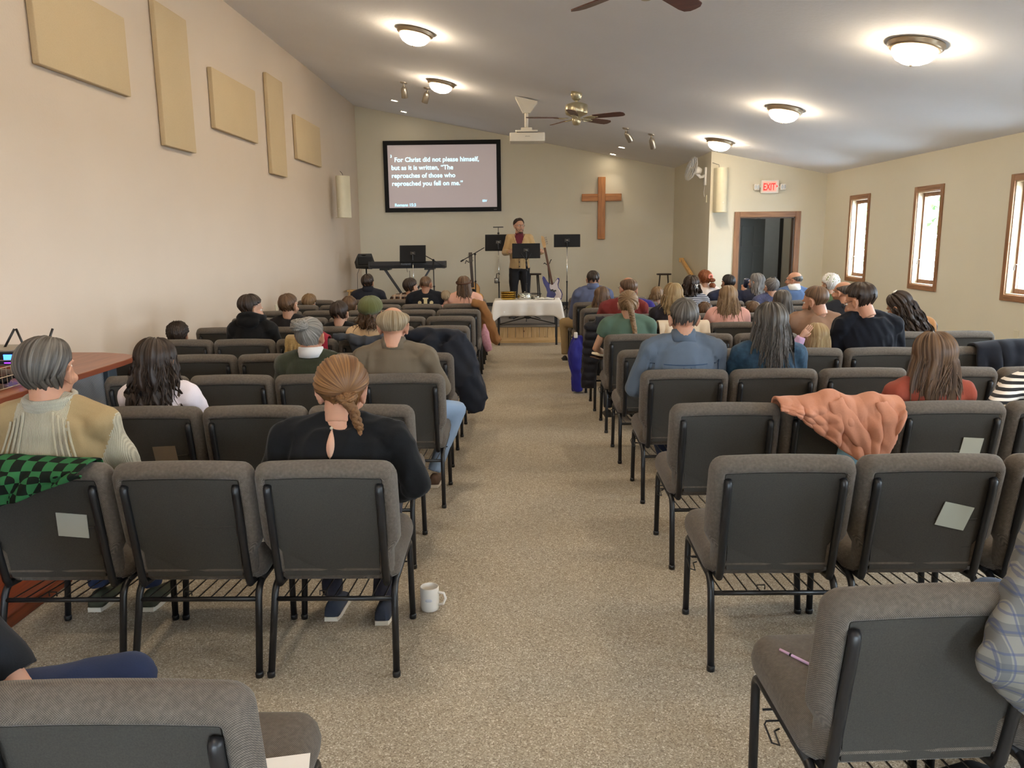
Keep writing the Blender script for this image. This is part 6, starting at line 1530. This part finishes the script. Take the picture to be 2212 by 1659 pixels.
MB().tube([(0, -.045, 0), (0, -.058, 0)], [.004, .0015], 8).obj('tip', NICKEL, o, True)
MB().tube([(0, .02, 0), (0, .026, 0)], .0048, 8).obj('ring', MATT, o, True)
for i, (x, y, a, z, lab) in enumerate(((-.575, 1.56, .2, .474, 'upper white sheet of paper on the nearest left chair'), (-.53, 1.50, -.25, .470, 'lower white sheet of paper on the nearest left chair'))):
    tag(MB().box((-.09, -.07, 0), (.09, .07, .0015), T(x, y, z) @ RZ(a)).obj('paper_sheet', plain((232, 230, 228), .8)), lab, 'paper', 'papers on the nearest left chair')
tag(MB().rbox((-.06, -.08, 0), (.06, .08, .012), .003, 1, T(-1.01, 3.05, .474) @ RZ(.3)).obj('booklet', plain((226, 214, 196), .8)), 'cream booklet on the seat between the two nearest left chairs', 'booklet')
o = thing('open_bible', 'open book on the lap of the woman with the plait', 'book', (.76, 7.02, .60), .4)
for s_ in (-1, 1): MB().rbox((0 if s_ > 0 else -.11, -.08, .004), (.11 if s_ > 0 else 0, .08, .024), .006, 2, RY(-s_ * .18)).obj('page_block', plain((226, 214, 190), .8), o)
MB().rbox((-.118, -.086, -.004), (.118, .086, .003), .002, 1).obj('cover', plain((70, 46, 30), .6), o)
tag(MB().lathe([(.001, 0), (.03, 0), (.034, .01), (.036, .11), (.03, .115), (.001, .115)], 24, T(2.96, 10.46, 1.0) @ RX(.4)).obj('travel_cup', plain((34, 40, 64), .35), None, True), 'dark blue cup held up by the long-grey-haired woman', 'cup')
# bag under the nearest right chair
bundle('black_bag', 'black bag lying on the carpet under the nearest right chair', 'bag', [([(1.08, 1.93, .07), (1.30, 1.98, .08), (1.44, 1.95, .06)], [(.10, .06), (.13, .075), (.09, .05)])], cloth((26, 26, 28)), .01, 31)
# trees outside the windows
def tree(label, x, y, h, r, seed, c):
    o = thing('tree', label, 'tree', (x, y, -.5), group='trees outside the windows'); rng = np.random.default_rng(seed)
    MB().tube([(0, 0, 0), (.05, .02, h * .5), (.0, .05, h * .85)], [.16, .12, .05], 8).obj('trunk', plain((96, 84, 70), .9), o, True)
    b = MB()
    for k in range(420):
        d = rng.normal(size=3); d /= np.linalg.norm(d); p = d * r * rng.uniform(.35, 1) * np.array([1, 1, 1.25]) + np.array([0, 0, h * .62]); q = rng.normal(size=3) * .16; q2 = np.cross(q, d); q2 = q2 / (np.linalg.norm(q2) + 1e-6) * .14
        b.add([tuple(p - q), tuple(p + q2), tuple(p + q), tuple(p - q2)], [(0, 1, 2, 3)])
    b.obj('foliage', plain(c, .8), o, kind='stuff')
for i, (x, y, h, r) in enumerate(((13, 30, 5.5, 2.0), (16.5, 34, 6.5, 2.4), (15, 25, 6.0, 2.0), (20, 30, 7, 2.6), (12.5, 22.5, 4.6, 1.5))):
    tree(('green tree seen through the window nearest the doorway', 'taller tree behind, through the window nearest the doorway', 'green tree seen through the second window', 'broad tree far off through the second window', 'small bushy tree close outside the third window')[i], x, y, h, r, i, (110, 140, 86))
for side, rows, cnt in (('L', LROW, LN), ('R', RROW, RN)):
    for r_, y in enumerate(rows):
        for k in range(1, cnt[r_] + 1):
            sd = 'left' if side == 'L' else 'right'
            note = SEATNOTE.get((side, r_, k))
            if note: lab = 'taupe padded chair ' + note
            elif r_ == 0: lab = 'taupe padded chair nearest the camera on the %s, %s' % (sd, 'beside the aisle' if k == 1 else 'second in from the aisle')
            else:
                lab = 'empty taupe chair, %s from the aisle in %s row %s of aisle' % (ORD[k], ORD[r_ + 1], sd)
            pk = not (k == 1)
            chair(seat_x(side, r_, k), y + (.027 * (k - 1) if (side, r_) == ('R', 0) else 0), (.53 if r_ < 3 else .522) if side == 'L' else .545, lab, 'taupe chairs of the %s block' % sd, pk, rz=.05 if (side, r_) == ('R', 0) else 0.0, hook=(k == 1 and side == 'R'))
